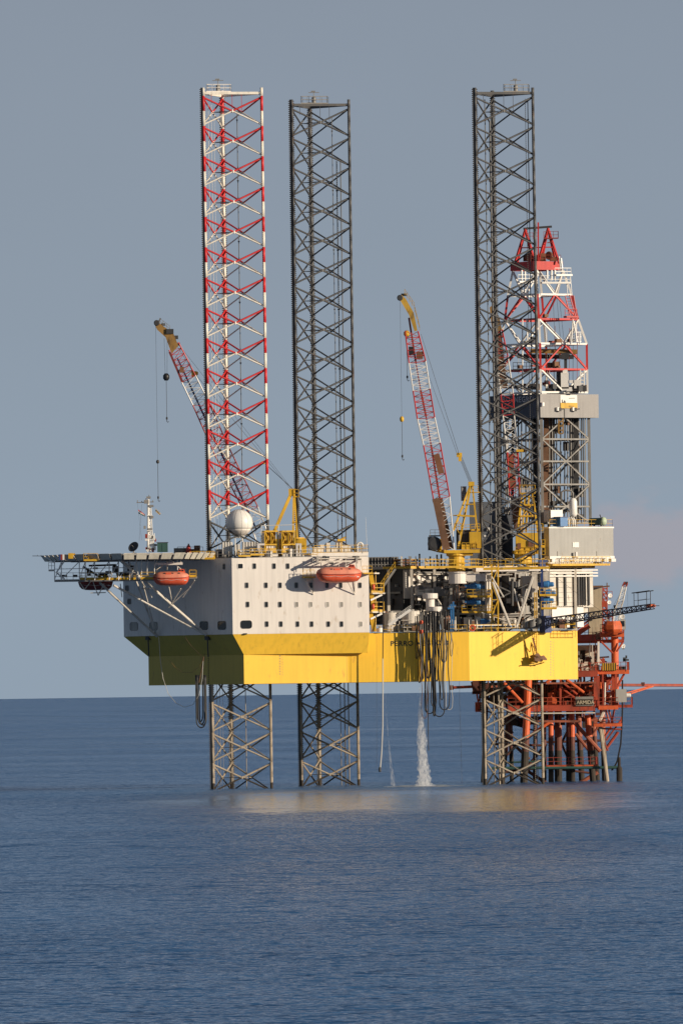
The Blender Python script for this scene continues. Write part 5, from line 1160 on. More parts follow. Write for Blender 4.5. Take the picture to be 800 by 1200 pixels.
# ================================================================== DERRICK
DT = 28.4
def dz(py): return W(650, py, 45).z
def ring(a, z, k=0.0): return [R(DT+k-a/2, a/2, z), R(DT+k+a/2, a/2, z), R(DT+k+a/2, -a/2, z), R(DT+k-a/2, -a/2, z)]   # front, right, back, left
def derrick():
    r = thing('derrick', 'tall red and white drilling derrick on a grey tower behind the right leg', 'derrick', R(DT, 0, ZP))
    lv = [(460, 10.4), (433, 10.4), (403, 10.4), (374, 8.75), (345, 7.6), (316, 6.0)]; sh = {374: -.3, 345: -.6, 316: -.9}
    cols = [bright, red, bright, red, bright]
    vdown = [False, True, False, True, False]
    for (y0, a0), (y1, a1), m_, vd in zip(lv, lv[1:], cols, vdown):
        A, B = ring(a0, dz(y0), sh.get(y0, 0)), ring(a1, dz(y1), sh.get(y1, 0)); mb = MB()
        for p, q in zip(A, B): mb.beam(p, q, .36, .36)
        for i in range(4):
            j = (i+1) % 4
            mb.beam(A[i], A[j], .30, .32)
            if vd: m2 = (B[i]+B[j])/2; mb.beam(A[i], m2, .25, .25); mb.beam(A[j], m2, .25, .25)
            else: m2 = (A[i]+A[j])/2; mb.beam(B[i], m2, .25, .25); mb.beam(B[j], m2, .25, .25)
        mb.build('tower_section', m_, r)
    # crown
    z0, z1 = dz(316), dz(306); A = ring(6.5, z0); mb = MB()
    P = ring(6.0, 0, -1.2); mb2 = [(p.x, p.y) for p in P]; Q = [(p.x, p.y) for p in ring(5.6, 0)]
    for i in range(4): mb.beam(V((*mb2[i], (z0+z1)/2)), V((*mb2[(i+1) % 4], (z0+z1)/2)), .5, z1-z0)
    mb.build('crown_beam', red, r)
    mb = MB(); zt = dz(268); c = R(DT, 0, zt); T1 = W(615.5, 268, c.y); T2 = W(642, 267, c.y)
    F = ring(6.4, z1)
    base = [W(603, 308, c.y-3), W(627, 308, c.y-3), W(630, 308, c.y-3), W(655, 308, c.y-3), W(606, 308, c.y+3), W(624, 308, c.y+3), W(634, 308, c.y+3), W(651, 308, c.y+3)]
    for b_, t_ in ((0, T1), (1, T1), (2, T2), (3, T2), (4, T1), (5, T1), (6, T2), (7, T2)): mb.beam(base[b_], t_, .3, .3)
    mb.beam(W(608, 290, c.y), W(650, 289, c.y), .18, .18)
    mb.build('crown_frame', red, r)
    MB().beam(W(613, 267.5, c.y), W(646.5, 265, c.y), .35, .35).build('crown_bar', dark, r)
    MB().beam(W(630.5, 316, c.y-3.2), W(630.5, 260, c.y-3.2), .26, .26).build('gin_pole', red, r)
    mb = MB(); a, b = W(637, 279, c.y-2), W(654, 278.5, c.y-2); mb.beam(a, b, 1.6, .15); mb.rail([a, b, b+V((0, 1.8, 0))], 1.15, .8, .05, mid=2); mb.rail([W(622, 306, c.y-3), W(657, 306, c.y-3)], 1.1, .9, .045, mid=1); mb.rail([W(619, 280, c.y-2), W(630, 280, c.y-2)], 1.1, .8, .05)
    mb.bar(W(641, 284, c.y-2), W(648, 283, c.y-2), .08); mb.build('crown_railing', dullred, r)
    mb = MB()
    for x, y in ((642.5, 299), (619, 301)):
        for d in (-.5, 0, .5): mb.lathe(W(x, y, c.y-1.6+d), [(.6, 0), (.72, .1), (.72, .25), (.6, .35)], 18, 0, (.6, .8, 0))
    mb.box(W(635, 301, c.y-2), (1.3, .8, 1.3)); mb.box(W(622, 302, c.y), (2.6, 1.5, 1.0)); mb.box(W(648, 303, c.y), (1.2, 1.2, .7)); mb.build('crown_sheave', rustm, r)
    # platform rings and ladders on the derrick
    mb = MB()
    for x0, x1, y in ((634, 668, 331), (650, 669, 322), (607, 625, 330)): 
        a, b = W(x0, y, 37.5), W(x1, y, 39); mb.beam(a, b, 1.0, .3); mb.rail([a, b], 1.2, .8, .06, mid=2)
    for x in (663, 668): mb.bar(W(x, 322, 39), W(x+2, 346, 39), .07)
    mb.bar(W(657, 302, 39), W(659, 320, 39), .2); mb.bar(W(655, 300, 39), W(657, 318, 39), .12)
    for x0, y0, x1, y1 in ((611, 316, 611, 345), (615, 316, 615, 345), (646, 316, 646, 328), (650, 316, 650, 328), (641, 316, 641, 326)): mb.bar(W(x0, y0, 42), W(x1, y1, 42), .2, 6)
    mb.build('upper_platform', bright, r)
    mb = MB()                                     # red caged ladder on the right leg
    for x0, y0, x1, y1 in ((662, 346, 669, 374), (667, 345, 675, 374), (672, 346, 676, 372)): mb.bar(W(x0, y0, 42), W(x1, y1, 42), .1)
    for k in range(9): mb.bar(W(662+k*.9, 346+k*3.3, 42), W(672+k*.5, 346+k*3.3, 42), .05, 4)
    a, b = W(662, 371, 41), W(676, 371, 42); mb.rail([a, b], 1.3, .6, .06, mid=2); mb.beam(a, b, 1.2, .3)
    mb.build('ladder_cage', red, r)
    mb = MB()
    for x0, y0, x1, y1 in ((671, 374, 669, 403), (675, 378, 675, 400), (679, 390, 679, 403), (672, 376, 676, 400), (612, 374, 612, 460), (617, 374, 618, 403)): mb.bar(W(x0, y0, 42), W(x1, y1, 42), .13)
    a, b = W(668, 400, 42), W(681, 400, 43); mb.rail([a, b], 1.6, .5, .07, mid=2)
    for k in range(8): mb.bar(W(671, 378+k*3, 42), W(676, 378+k*3, 42), .05, 4)
    mb.build('ladder', bright, r)
    mb = MB()
    for x0, x1, xx in ((652, 657, 0), (655, 661, 1), (648, 650, 2)): mb.bar(W(x0, 346, 46), W(x1, 403, 46), .035, 4); mb.bar(W(x1, 403, 46), W(x1+1, 412, 46), .035, 4)
    mb.build('drilling_line', wire, r)
    mb = MB(); a, b = W(621, 411, 45), W(676, 412, 45); mb.beam(a, b, 1.2, .75); mb.build('racking_beam', MATS['jib_ochre'], r)
    mb = MB(); mb.beam(W(606, 417, 48), W(672, 418, 48), 1.6, .7); mb.box(W(662, 417, 44), (1.3, 1.2, 1.1)); mb.beam(W(662.5, 420, 44), W(662.5, 434, 44), .5, .5)
    a, b = W(601, 433, 44), W(622, 433, 44); mb.rail([a, b], 1.2, .8, .06); mb.beam(a, b, 1.2, .2)
    mb.build('monkey_board', dark, r)
    mb = MB(); mb.box(W(661.5, 446, 43.5), (1.3, 1.4, 2.7)); mb.box(W(664, 456, 43.5), (1.8, 1.4, .7)); mb.box(W(676, 450, 43), (1.0, .8, 1.4)); mb.box(W(671, 447, 43), (1.2, .6, .5)); mb.beam(W(662, 433, 43.5), W(662, 440, 43.5), .8, .8)
    mb.build('top_drive', bright, r)
    mb = MB(); mb.box(W(656.5, 446, 44.5), (1.2, 1.2, 3.0)); mb.box(W(668, 455, 44), (4.5, 1.5, .9)); mb.box(W(624, 453, 44), (1.8, 1, 1.0)); mb.box(W(644, 457, 44), (1.5, .8, .7)); mb.box(W(680, 455, 44), (2, .8, 1)); mb.build('drill_machinery', dark, r)
    mb = MB(); 
    for x in (680, 684.5): mb.beam(W(x, 433, 44), W(x, 461, 44), .22, .22)
    for k in range(6): mb.bar(W(680, 437+k*4.2, 44), W(684.5, 437+k*4.2, 44), .12)
    mb.build('ladder', bright, r)
    # wind wall
    z0, z1 = dz(490), dz(462.5); a = 13.0; P = ring(a, 0); I = ring(a-.5, 0)
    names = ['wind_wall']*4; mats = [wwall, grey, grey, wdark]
    for i in range(4):
        j = (i+1) % 4
        MB().prism([(P[i].x, P[i].y), (P[j].x, P[j].y), (I[j].x, I[j].y), (I[i].x, I[i].y)], z0, z1).build('wind_wall', mats[i], r, label={0: 'sunlit pale grey wind wall', 3: 'shaded navy wind wall with lettering'}.get(i))
    rbox(MB(), DT-6.2, DT+6.2, -6.2, 6.2, z0+.1, z0+.35).build('floor', dark, r)
    F_ = (P[0].x, P[0].y); DRt = (P[1].x-P[0].x, P[1].y-P[0].y)
    def onR(x, y, off=.04): return PL(x, y, F_, DRt, off)
    p, q = onR(656.3, 471.8), onR(675.8, 462.9); c = (p+q)/2; w_ = V((q.x-p.x, q.y-p.y, 0)).length
    sg = MB().box((c.x, c.y, (p.z+q.z)/2), (w_, .08, q.z-p.z), ANG).build('company_sign', bright, r)
    p2, q2 = onR(657.2, 478.3, .05), onR(675.6, 472, .05); c = (p2+q2)/2
    MB().box((c.x, c.y, (p2.z+q2.z)/2), (w_, .10, q2.z-p2.z), ANG).build('sign_band', yellow, r)
    mb = MB(); mb.add([onR(x, y, .1) for x, y in ((658, 468), (659, 468), (659.3, 471), (662.5, 471.2), (662.7, 472.2), (658.3, 472))], [list(range(6))])
    mb.add([onR(x, y, .11) for x, y in ((660.2, 469.6), (661.5, 468.8), (662.8, 471), (661, 471))], [[0, 1, 2, 3]]); mb.build('emblem', ink, r)
    mb = MB(); mb.add([onR(x, y, .11) for x, y in ((666.5, 466), (673.5, 465.8), (673.5, 467), (666.5, 467.2))], [[0, 1, 2, 3]]); mb.build('emblem', lgrey, r)
    mb = MB()
    for i in range(4): x = 666.3+i*1.5; mb.add([onR(x, 475.2, .12), onR(x+.9, 475.2, .12), onR(x+.9, 477.2, .12), onR(x, 477.2, .12)], [[0, 1, 2, 3]])
    mb.build('emblem', MATS['jib_ochre'], r)
    mb = MB()
    for x, y in ((635.5, 473.5), (653, 479.2), (671, 479.2)): mb.box(onR(x, y, .3), (.45, .5, .6), ANG)
    mb.build('flood_lamp', bright, r)
    mb = MB()
    for x, x2 in ((655, 661), (673, 679)): mb.box(onR(x, 479.7, .3), (.5, .6, .6), ANG); mb.bar(onR(x, 479.5, .3), onR(x2, 479, .6), .08)
    mb.bar(onR(661.3, 479, .1), onR(661.5, 490, .1), .05); mb.build('lamp_bracket', dark, r)
    DLt = (P[0].x-P[3].x, P[0].y-P[3].y)
    for txt, x0, y0 in (('PERRO', 577.5, 471.6), ('NEGRO', 602.5, 471.4)):
        o = PL(x0, y0, (P[3].x, P[3].y), DLt, .05); text_mesh(txt, 1.3, o, DLt, 'name_lettering', inkgrey, r, squeeze=1.18, bold=.03)
    # grey support tower below
    zb = ZP; lvls = [490, 515, 541, 568, 594, 613]; aa = 10.6; mb = MB()
    for p in ring(aa, 0): mb.beam(V((p.x, p.y, zb)), V((p.x, p.y, z0)), .5, .5)
    mb.build('tower_leg', grey, r)
    mb = MB()
    for k, (y0, y1) in enumerate(zip(lvls, lvls[1:])):
        A, B = ring(aa, dz(y0)), ring(aa, dz(y1))
        for i in range(4):
            j = (i+1) % 4; mb.beam(B[i], B[j], .27, .27)
            if k % 2: m2 = (B[i]+B[j])/2; mb.beam(A[i], m2, .23, .23); mb.beam(A[j], m2, .23, .23)
            else: m2 = (A[i]+A[j])/2; mb.beam(B[i], m2, .23, .23); mb.beam(B[j], m2, .23, .23)
    mb.build('tower_bracing', grey, r)
    mb = MB(); mb.beam(W(672.5, 489, 50), W(674, 612, 50), 1.3, 1.3, 0); mb.beam(W(640, 489, 46), W(638, 612, 46), .9, .9, 1); mb.beam(W(627, 489, 52), W(627, 612, 52), .8, .8, 0); mb.beam(W(646, 489, 50), W(643, 600, 50), 1.0, .6, 1); mb.beam(W(668, 489, 52), W(669, 575, 52), .5, .5, 0); mb.beam(W(601, 489, 50), W(600, 612, 50), .5, .5, 0)
    mb.build('riser_duct', [dark, brown], r)
    mb = MB()
    for x, xx, m_ in ((604, 604, 0), (611, 611, 0), (616, 616, 1), (647, 647, 0), (652, 652, 1), (665, 665, 0), (678, 678, 0), (681, 681, 1), (634.5, 634.5, 1), (595, 595, 0), (643.5, 644, 0), (657, 656, 1), (669, 669, 0), (590, 590, 1), (593, 592, 0), (607, 608, 1), (620, 620, 0), (623, 623, 1), (649.5, 649, 1), (662, 661, 1), (671, 671, 1), (683, 684, 1), (685.5, 686, 0)): mb.bar(W(x, 490, 46), W(xx, 612, 46), .12, 5, m_)
    mb.build('standpipe', [grey, dark], r)
    rn = random.Random(31)
    mb = MB()
    for i in range(58):
        x = rn.uniform(592, 684); y = rn.uniform(494, 610) if rn.random() < .5 else rn.uniform(585, 612); mb.box(W(x, y, rn.uniform(46, 54)), (rn.uniform(.3, 1.3), rn.uniform(.3, 1), rn.uniform(.25, 1.6)), ANG, rn.choice([0, 1, 2, 2, 1, 3]))
    for i in range(22):
        x = rn.uniform(596, 682); y = rn.uniform(500, 600); mb.bar(W(x, y, 46), W(x+rn.uniform(-14, 14), y+rn.uniform(-12, 12), 47), .09, 5, rn.choice([0, 1]))
    mb.build('equipment', [grey, dark, brown, white2], r)
    mb = MB()
    for i in range(30):
        x = rn.uniform(590, 684); y = rn.choice([432, 402, 373, 458, 456, 454]); mb.box(W(x, y-rn.uniform(0, 5), rn.uniform(41, 50)), (rn.uniform(.3, 1.2), .6, rn.uniform(.3, 1.1)), ANG, rn.choice([0, 1, 2, 3]))
    for i in range(12):
        x = rn.uniform(600, 680); mb.bar(W(x, 460, 45), W(x+rn.uniform(-1, 1), rn.uniform(374, 430), 45), .05, 4, rn.choice([0, 1, 3]))
    mb.build('fittings', [dullred, dark, brown, white2], r)
    mb = MB()
    for x in (654.5, 659.5): mb.beam(W(x, 490, 42), W(x, 508, 42), .25, .25)
    for y in (494, 499, 504, 508): mb.beam(W(654.5, y, 42), W(659.5, y, 42), .2, .2)
    mb.build('hang_off_frame', MATS['jib_ochre'], r)
derrick()

def drill_module():
    z0, z1 = W(680, 654, 40).z, W(680, 619.5, 42).z
    r = thing('shaker_house', 'long light grey ribbed house with a white hatch hanging beside the derrick foot', 'house', R(28.5, 10, z0))
    mb = MB(); rbox(mb, 20.2, 34.5, 8.9, 10.2, z0+.3, z1); mb.build('body', lgrey, r)
    mb = MB(); rbox(mb, 20.1, 34.6, 8.8, 10.3, z1+.003, z1+.25); mb.build('roof_edge', bright, r)
    mb = MB(); rbox(mb, 20.2, 34.6, 8.8, 10.32, z0-.15, z0+.297)
    for i in range(9):
        t = 20.8+i*1.65; mb.prism([(q.x, q.y) for q in (R(t, 10.2, 0), R(t+1.0, 10.2, 0), R(t+1.0, 8.9, 0), R(t, 8.9, 0))], z0-.65, z0-.153)
    mb.build('base_bracket', bright, r)
    h = PS(675.3, 638.5, 10.25); MB().box(h, (.95, .12, .85), ANG).build('hatch', bright, r)
    s_ = PS(671.7, 638.5, 10.25); MB().box(s_, (.35, .10, .8), ANG).build('hatch', bright, r)
    mb = MB(); P = [R(20.4, 10.1, z1+.25), R(34.4, 10.1, z1+.25), R(34.4, 9, z1+.25)]; mb.rail(P, 1.2, 1.5, .032, mid=2); mb.build('railing', yellow, r)
    mb = MB()
    for x in (653, 699): mb.bar(PS(x, 646, 10.22), PS(x, 652, 10.22), .07)
    mb.build('drain', grey, r)
    zw = ZP+.05                                   # walkway beneath
    mb = MB(); rbox(mb, 20, 32.8, 8.8, 11.2, zw-.1, zw+.2); mb.rail([R(22, 11.2, zw+.2), R(32.8, 11.2, zw+.2)], 1.2, .9, .06, mid=2); mb.build('walkway', yellow, r)
    mb = MB(); rn = random.Random(5)
    for i in range(34): t = rn.uniform(20.5, 32.6); mb.bar(R(t, 9.8, zw+.2), R(t+rn.uniform(-.6, .6), 9.8, z0-.2), rn.uniform(.05, .14), 5, rn.choice([0, 0, 1]))
    for i in range(5): mb.bar(R(20+i, 10, zw+.4+i*.3), R(30+i, 10, zw+.4+i*.3), .12, 6)
    q = R(25, 10.4, zw+.9); mb.tube([q+V((-1.5, 0, .9)), q+V((-1, 0, .3)), q+V((-.5, 0, 0)), q+V((.3, 0, 0)), q+V((.7, 0, .5)), q+V((.7, 0, 1.3))], .25, 8)
    mb.build('pipework', [bright, grey], r)
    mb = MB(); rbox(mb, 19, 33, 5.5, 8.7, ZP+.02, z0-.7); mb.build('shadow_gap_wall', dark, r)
drill_module()
def on_roof(x0, x1, y0, y1, s): 
    a, b = PS(x0, y1, s), PS(x1, y0, s); return a, b
r_ = thing('mud_vessel', 'upright white pressure vessel with a bent pipe on the shaker house roof', 'vessel', W(671, 616, 44))
a = W(671.5, 603, 39); mb = MB().lathe(a, [(.2, -.5), (.6, -.1), (.68, .1), (.68, 2.2), (.5, 2.6), (.15, 2.8)], 14); mb.build('vessel', bright, r_, True)
mb = MB()
for dx in (-.5, .5): mb.bar(a+V((dx, 0, 0)), a+V((dx, 0, -2.2)), .09)
mb.build('stand', grey, r_)
MB().tube([a+V((0, 0, 2.8)), a+V((0, 0, 3.6)), a+V((-.3, 0, 4)), a+V((-1.4, 0, 4.1)), a+V((-1.9, 0, 3.8)), a+V((-2, 0, 2))], .16, 8).build('pipe', grey, r_, True)
r_ = thing('control_cabin', 'small white cabin beside the derrick foot, left of the blue box', 'cabin', W(648, 612, 43)); MB().box(W(648, 604.5, 38), (2.3, 2.4, 1.9), .5).build('body', bright, r_); MB().box(W(644, 604, 36.7), (.5, .1, 1.4), .5).build('door', grey, r_); MB().box(W(640, 606, 44), (1, 2.4, 2.4), .5).build('side_annex', dark, r_)
r_ = thing('blue_container', 'bright blue box on the roof of the light grey shaker house', 'container', W(656, 617, 36)); MB().box(W(657, 611.5, 36), (1.5, 1.8, 1.5), .6).build('body', blue, r_); MB().box(W(652, 611.5, 36), (.3, 1.8, 1.4), .6).build('door', blue, r_); MB().box(W(657, 606, 36), (1.7, 2.0, .12), .6).build('lid', navy, r_)
r_ = thing('horizontal_tank', 'dark horizontal tank with a pale green domed end on the shaker house roof', 'tank', W(700, 616, 44))
a, b = W(692, 611.5, 43), W(707, 611, 41); MB().bar(a, b, .62, 14).build('shell', green, r_)
MB().lathe(b, [(.72, -.3), (.75, 0), (.6, .35), (.3, .5), (.02, .55)], 16, 0, (1, -.2, 0)).build('domed_end', palegrn, r_, True)
MB().box(W(696, 615, 44.5), (.3, 1, .5)).box(W(704, 615, 43.5), (.3, 1, .5)).bar(W(704, 607, 43.5), W(702.5, 603, 43.5), .08).build('saddle', dark, r_)
r_ = thing('white_pipe_bend', 'white bent pipes rising from the shaker house roof beside the blue box', 'pipework', W(664, 617, 42.5))
for dx in (0, 2.2):
    a = W(664+dx, 619, 42.5); MB().tube([a, a+V((0, 0, 1.2)), a+V((.2, 0, 1.7)), a+V((.7, 0, 1.8)), a+V((1.0, 0, 1.4)), a+V((1.0, 0, 0))], .16, 8).build('pipe', bright, r_, True)

def substructure():
    z1 = ZP-.45; z0 = W(660, 712, 40).z
    r = thing('substructure', 'white corrugated substructure panels below the drill floor with dark gaps', 'substructure', R(24, 8, z0))
    mb = MB(); rbox(mb, 17.5, 31.2, 7.65, 8.6, z0, z1-.5); mb.build('panel_wall', white2, r)
    mb = MB()
    for x, w in ((662, .35), (653, .2), (677.5, .4), (683, .12), (685.5, .12), (689.5, .3), (680.5, .1)): p = PS(x, 690, 8.75); mb.box(V((p.x, p.y, (z0+z1)/2-.3)), (w, .3, z1-z0-1.2), ANG)
    mb.build('gap_column', dark, r)
    mb = MB()
    for k in range(9): z = z0+.8+k*.85; mb.beam(R(23.2, 8.63, z), R(26.6, 8.63, z), .04, .05)
    mb.build('panel_joint', grey, r)
    mb = MB()
    for k in range(3): mb.beam(R(17.5, 8.9, z1-.3-k*.5), R(32, 8.9, z1-.3-k*.5), .2, .22)
    mb.build('pipe_run', bright, r)
    mb = MB(); rbox(mb, 19, 30.5, 5, 8.0, 28.2, z0-.003); mb.build('lower_wall', white2, r)
    mb = MB(); rbox(mb, 22, 29, 8.01, 8.6, 26.0, 29.5); mb.build('skid_shoe', bright, r)
substructure()

# ================================================================== FLARE BOOM, ANCHOR, HOSES
def flare():
    D = (D1[0]-B1[0], D1[1]-B1[1]); base = PL(639, 741, B1, D, .6); bx, by = base.x, base.y
    r = thing('burner_boom', 'long dark lattice burner boom with a red tip over the sea', 'burner boom', V((bx, by, HZT)))
    MB().box((bx, by, HZT+.9), (1.4, 1.4, 2.3), ANG).box((bx, by, HZT+2.3), (1.1, 1.6, .5), ANG).build('slew_base', navy, r)
    q = W(635.5, 728, by); t_ = W(636, 664, by)
    MB().beam(V((q.x, by, HZT+1)), V((q.x, by, t_.z)), .42, .42).build('king_post', navy, r)
    MB().box(V((q.x, by, t_.z+.2)), (1.0, 1.0, 1.2), .3).box(V((q.x+.2, by, t_.z+.9)), (1.5, .5, .4), .3).build('post_head', navy, r)
    st = (D1[1]-B1[1], -(D1[0]-B1[0])); n = V((st[0], st[1], 0)).normalized()
    L_ = (W(766, 712, -17).x-bx)/n.x
    p0 = V((bx, by, 0))+n*1.0; p1 = V((bx, by, 0))+n*L_
    za0, zb0 = W(646, 724.5, by).z, W(646, 733.5, by).z; za1, zb1 = W(766, 707.8, p1.y).z, W(766, 713.5, p1.y).z
    side = V((-n.y, n.x, 0))
    T = lambda f, s_, top: p0.lerp(p1, f)+side*s_*(.65-.25*f)+V((0, 0, (za0+(za1-za0)*f) if top else (zb0+(zb1-zb0)*f)))
    mb = MB(); N_ = 22
    for s_ in (-1, 1):
        for top in (0, 1): mb.beam(T(0, s_, top), T(1, s_, top), .12, .12)
    for k in range(N_):
        f0, f1 = k/N_, (k+1)/N_
        for s_ in (-1, 1): mb.bar(T(f0, s_, k % 2), T(f1, s_, (k+1) % 2), .06, 5); mb.bar(T(f0, s_, 0), T(f0, s_, 1), .06, 5)
        for top in (0, 1): mb.bar(T(f0, -1, top), T(f0, 1, top), .07, 5); mb.bar(T(f0, -1, top), T(f1, 1, top), .06, 5)
    mb.build('lattice', paint('boom_blue_grey', (.05, .06, .085), .6, .3, .2), r)
    mb = MB()
    for s_, dz_ in ((-.4, .3), (.4, .3)): mb.bar(T(0, s_, 0)+V((0, 0, dz_)), T(1, s_, 0)+V((0, 0, dz_)), .07, 6)
    mb.build('burner_pipe', navy, r)
    mb = MB(); e = T(1, 0, 0).lerp(T(1, 0, 1), .6); mb.box(e-n*.6, (1.2, .8, .45), math.atan2(n.y, n.x)); mb.bar(e, e+n*.6, .18); mb.build('burner_head', platora, r)
    MB().beam(e, e+n*1.6, .12, .1).build('igniter_arm', dark, r)
    mb = MB()                                  # frame at the outer end
    f0, f1 = .84, .96
    for s_ in (-1, 1):
        for f in (f0, f1): mb.bar(T(f, s_, 1), T(f, s_, 1)+V((0, 0, 2.2)), .06, 5)
        mb.bar(T(f0-.02, s_, 1)+V((0, 0, 2.2)), T(f1+.03, s_, 1)+V((0, 0, 2.2)), .08, 5); mb.bar(T(f0, s_, 1)+V((0, 0, .9)), T(f1, s_, 1)+V((0, 0, .9)), .04, 4)
    mb.build('water_screen_frame', dark, r)
    mb = MB(); mb.bar(V((q.x, by, t_.z)), T(.5, 0, 1), .02, 4); mb.build('stay_wire', wire, r)
flare()

def anchor():
    D = (D1[0]-B1[0], D1[1]-B1[1]); P = lambda x, y, o: PL(x, y, B1, D, o)
    r = thing('anchor', 'brown anchor on its bracket against the sunlit yellow hull side', 'anchor', P(632, 775, .8))
    mb = MB(); mb.beam(P(624, 747.5, 1.5), P(629.5, 769, 1.6), .28, .28); mb.bar(P(623.5, 746.5, 1.5), P(623, 743, .3), .05); mb.build('shank', rustm, r)
    mb = MB()
    for o in (.7, 2.1):
        for pts in (((626, 767), (630.5, 765.5), (634.5, 770), (629, 771)), ((629, 770.5), (637, 768), (640.8, 772.5), (640, 774), (634, 773.5)), ((625.5, 770), (636, 773), (633, 776), (626.5, 774.5))):
            k = len(pts); mb.add([P(x, y, o+d) for d in (0, .18) for x, y in pts], [list(range(k)), list(range(k, 2*k))[::-1]]+[[i, (i+1) % k, k+(i+1) % k, k+i] for i in range(k)])
    mb.bar(P(629, 770, .6), P(629, 770, 2.4), .2); mb.bar(P(634, 774, .6), P(634, 774, 2.4), .14)
    mb.build('fluke', brown, r)
    mb = MB()                                  # bracket of yellow tube
    mb.beam(P(622, 753, 1.2), P(626, 775, 1.4), .16, .16); mb.beam(P(622, 753, 1.2), P(630, 768, 2.2), .14, .14); mb.beam(P(622, 753, 1.2), P(621, 764, .1), .12, .12)
    mb.beam(P(621, 777, .1), P(624, 776, 2.4), .14, .14); mb.beam(P(636, 777, .1), P(637, 776, 2.4), .14, .14); mb.beam(P(622, 777, 1.6), P(638, 777, 1.6), .14, .14)
    mb.build('bolster_bracket', yellow, r)
anchor()
mb = MB()
for x in (628, 631): mb.bar(PL(x, 742, B1, (D1[0]-B1[0], D1[1]-B1[1]), .35), PL(x, 766, B1, (D1[0]-B1[0], D1[1]-B1[1]), .35), .05, 4)
for k in range(9): mb.bar(PL(628, 743+k*2.7, B1, (D1[0]-B1[0], D1[1]-B1[1]), .35), PL(631, 743+k*2.7, B1, (D1[0]-B1[0], D1[1]-B1[1]), .35), .035, 4)
o = mb.build('side_ladder', yellow); o['label'] = 'thin yellow ladder down the hull side just right of the anchor'; o['category'] = 'ladder'

def hose(xa, ya, xb, yb, ybot, Y, rad, mat, lab, shrink=1.0):
    top, bt = W(xa, ya, Y), W(xb, yb, Y+.3); z = W((xa+xb)/2, ybot, Y).z; w = bt.x-top.x; cx = (top.x+bt.x)/2
    h = abs(w)/2*1.35*shrink; pts = []
    n = 10; side = lambda k: math.sin(k*.9+xa*1.7)*.13*math.sin(PI*min(k, 10)/10)
    for k in range(n): pts.append(V((top.x+side(k)+.02*w*k/n, Y, top.z+(z+h-top.z)*k/n)))
    for k in range(13): a = PI-PI*k/12; pts.append(V((cx+math.cos(a)*w/2*(.98), Y+.15, z+h-math.sin(a)*h)))
    for k in range(n): f = (k+1)/n; pts.append(V((bt.x+side(k+3), Y+.3, z+h+(bt.z-z-h)*f)))
    o = MB().tube(pts, rad, 6).build('hose', mat, None, True); o['label'] = lab; o['category'] = 'hose'; o['group'] = 'hoses hanging over the hull side'
HY = -3.2
hose(513.2, 717, 524.6, 716, 832, HY, .09, black, 'black hose forming the rightmost full loop of the bundle')
hose(506.5, 717, 519.0, 716, 840, HY-.5, .09, black, 'black hose reaching lowest of the right-hand loops')
hose(495.8, 718, 507.0, 716, 836.5, HY-.2, .09, black, 'black hose in the left half of the bundle with a wide loop')
hose(497.5, 716, 500.0, 716, 834, HY-1.0, .085, black, 'black hose folded narrow near the left of the bundle', 2)
hose(503.5, 716, 509.5, 716, 828, HY-.8, .095, black, 'black hose folded in the dark middle of the bundle', 1.6)
hose(505.8, 716, 507.9, 716, 839, HY+.3, .12, black, 'thick black hose pair hanging straight through the middle of the bundle', 2.5)
hose(516.2, 716, 521.8, 716, 776, HY+.4, .13, dark, 'short dark hose loop ending against the yellow hull on the right', 1.3)
hose(498.6, 716, 502.6, 716, 795, HY+.6, .12, black, 'thick black hose loop ending level with the hull bottom', 1.4)
hose(508.4, 716, 511.8, 716, 798, HY+.5, .13, dark, 'thick dark hose loop just right of the middle of the bundle', 1.4)
hose(492.3, 718, 494.4, 718, 796, HY-.2, .11, grey, 'grey hose with red marks at the left edge of the bundle', 1.5)
hose(527.0, 730, 529.2, 728, 769, HY+.4, .06, black, 'thin black hose hanging alone right of the bundle', 1.5)
hose(493.0, 770, 499.5, 775, 842, HY-.4, .05, brown, 'thin brown line looping under the left side of the bundle', 1.5)
hose(521.0, 742, 528.6, 742, 832, HY+.1, .045, ropew, 'thin pale line looping up at the right of the bundle', 1.0)
hose(499.7, 742, 500.3, 742, 880, HY, .04, dark, 'thin dark line hanging down beside the falling water', 1.0)
hose(486.5, 722, 488.2, 722, 772, HY+.5, .07, black, 'thin black hose loop hanging just left of the grey hose', 1.4)
hose(489.2, 720, 491.0, 720, 800, HY+.4, .08, black, 'black hose loop ending at the hull bottom left of the grey hose', 1.4)
hose(514.5, 718, 517.6, 718, 820, HY-.6, .08, black, 'black hose folded inside the right-hand loops', 1.5)
def rope(pts, Y, rad, mat, lab, cat='rope', nm='rope'):
    o = MB().tube([W(x, y, Y if not callable(Y) else Y(x)) for x, y in pts], rad, 5).build(nm, mat); o['label'] = lab; o['category'] = cat
for i, (y, l) in enumerate(((730, 'upper of the two red floats tied on the grey hose'), (741, 'lower of the two red floats tied on the grey hose'))):
    o = MB().lathe(W(493.5, y+1.5, HY-.4), [(.1, 0), (.28, .15), (.32, .4), (.2, .6)], 10).build('hose_float', orange, None, True); o['label'] = l; o['category'] = 'float'; o['group'] = 'red floats on the grey hose'
rope([(448.5, 700), (448.5, 742), (448.3, 772)], -4.6, .09, black, 'dark upper length of the cable over the hull side beside the landings', 'cable', 'cable')
rope([(448.3, 772), (448.4, 800), (448.2, 850), (447, 880), (446, 893), (445, 903)], -4.6, .10, ropew, 'pale hanging cable left of the falling water, ending above the sea', 'cable', 'cable')
o = MB().lathe(W(445, 905, -4.6), [(.08, 0), (.22, .1), (.22, .6), (.08, .9)], 8).build('cable_weight', dark); o['label'] = 'dark weight at the end of the pale cable'; o['category'] = 'weight'
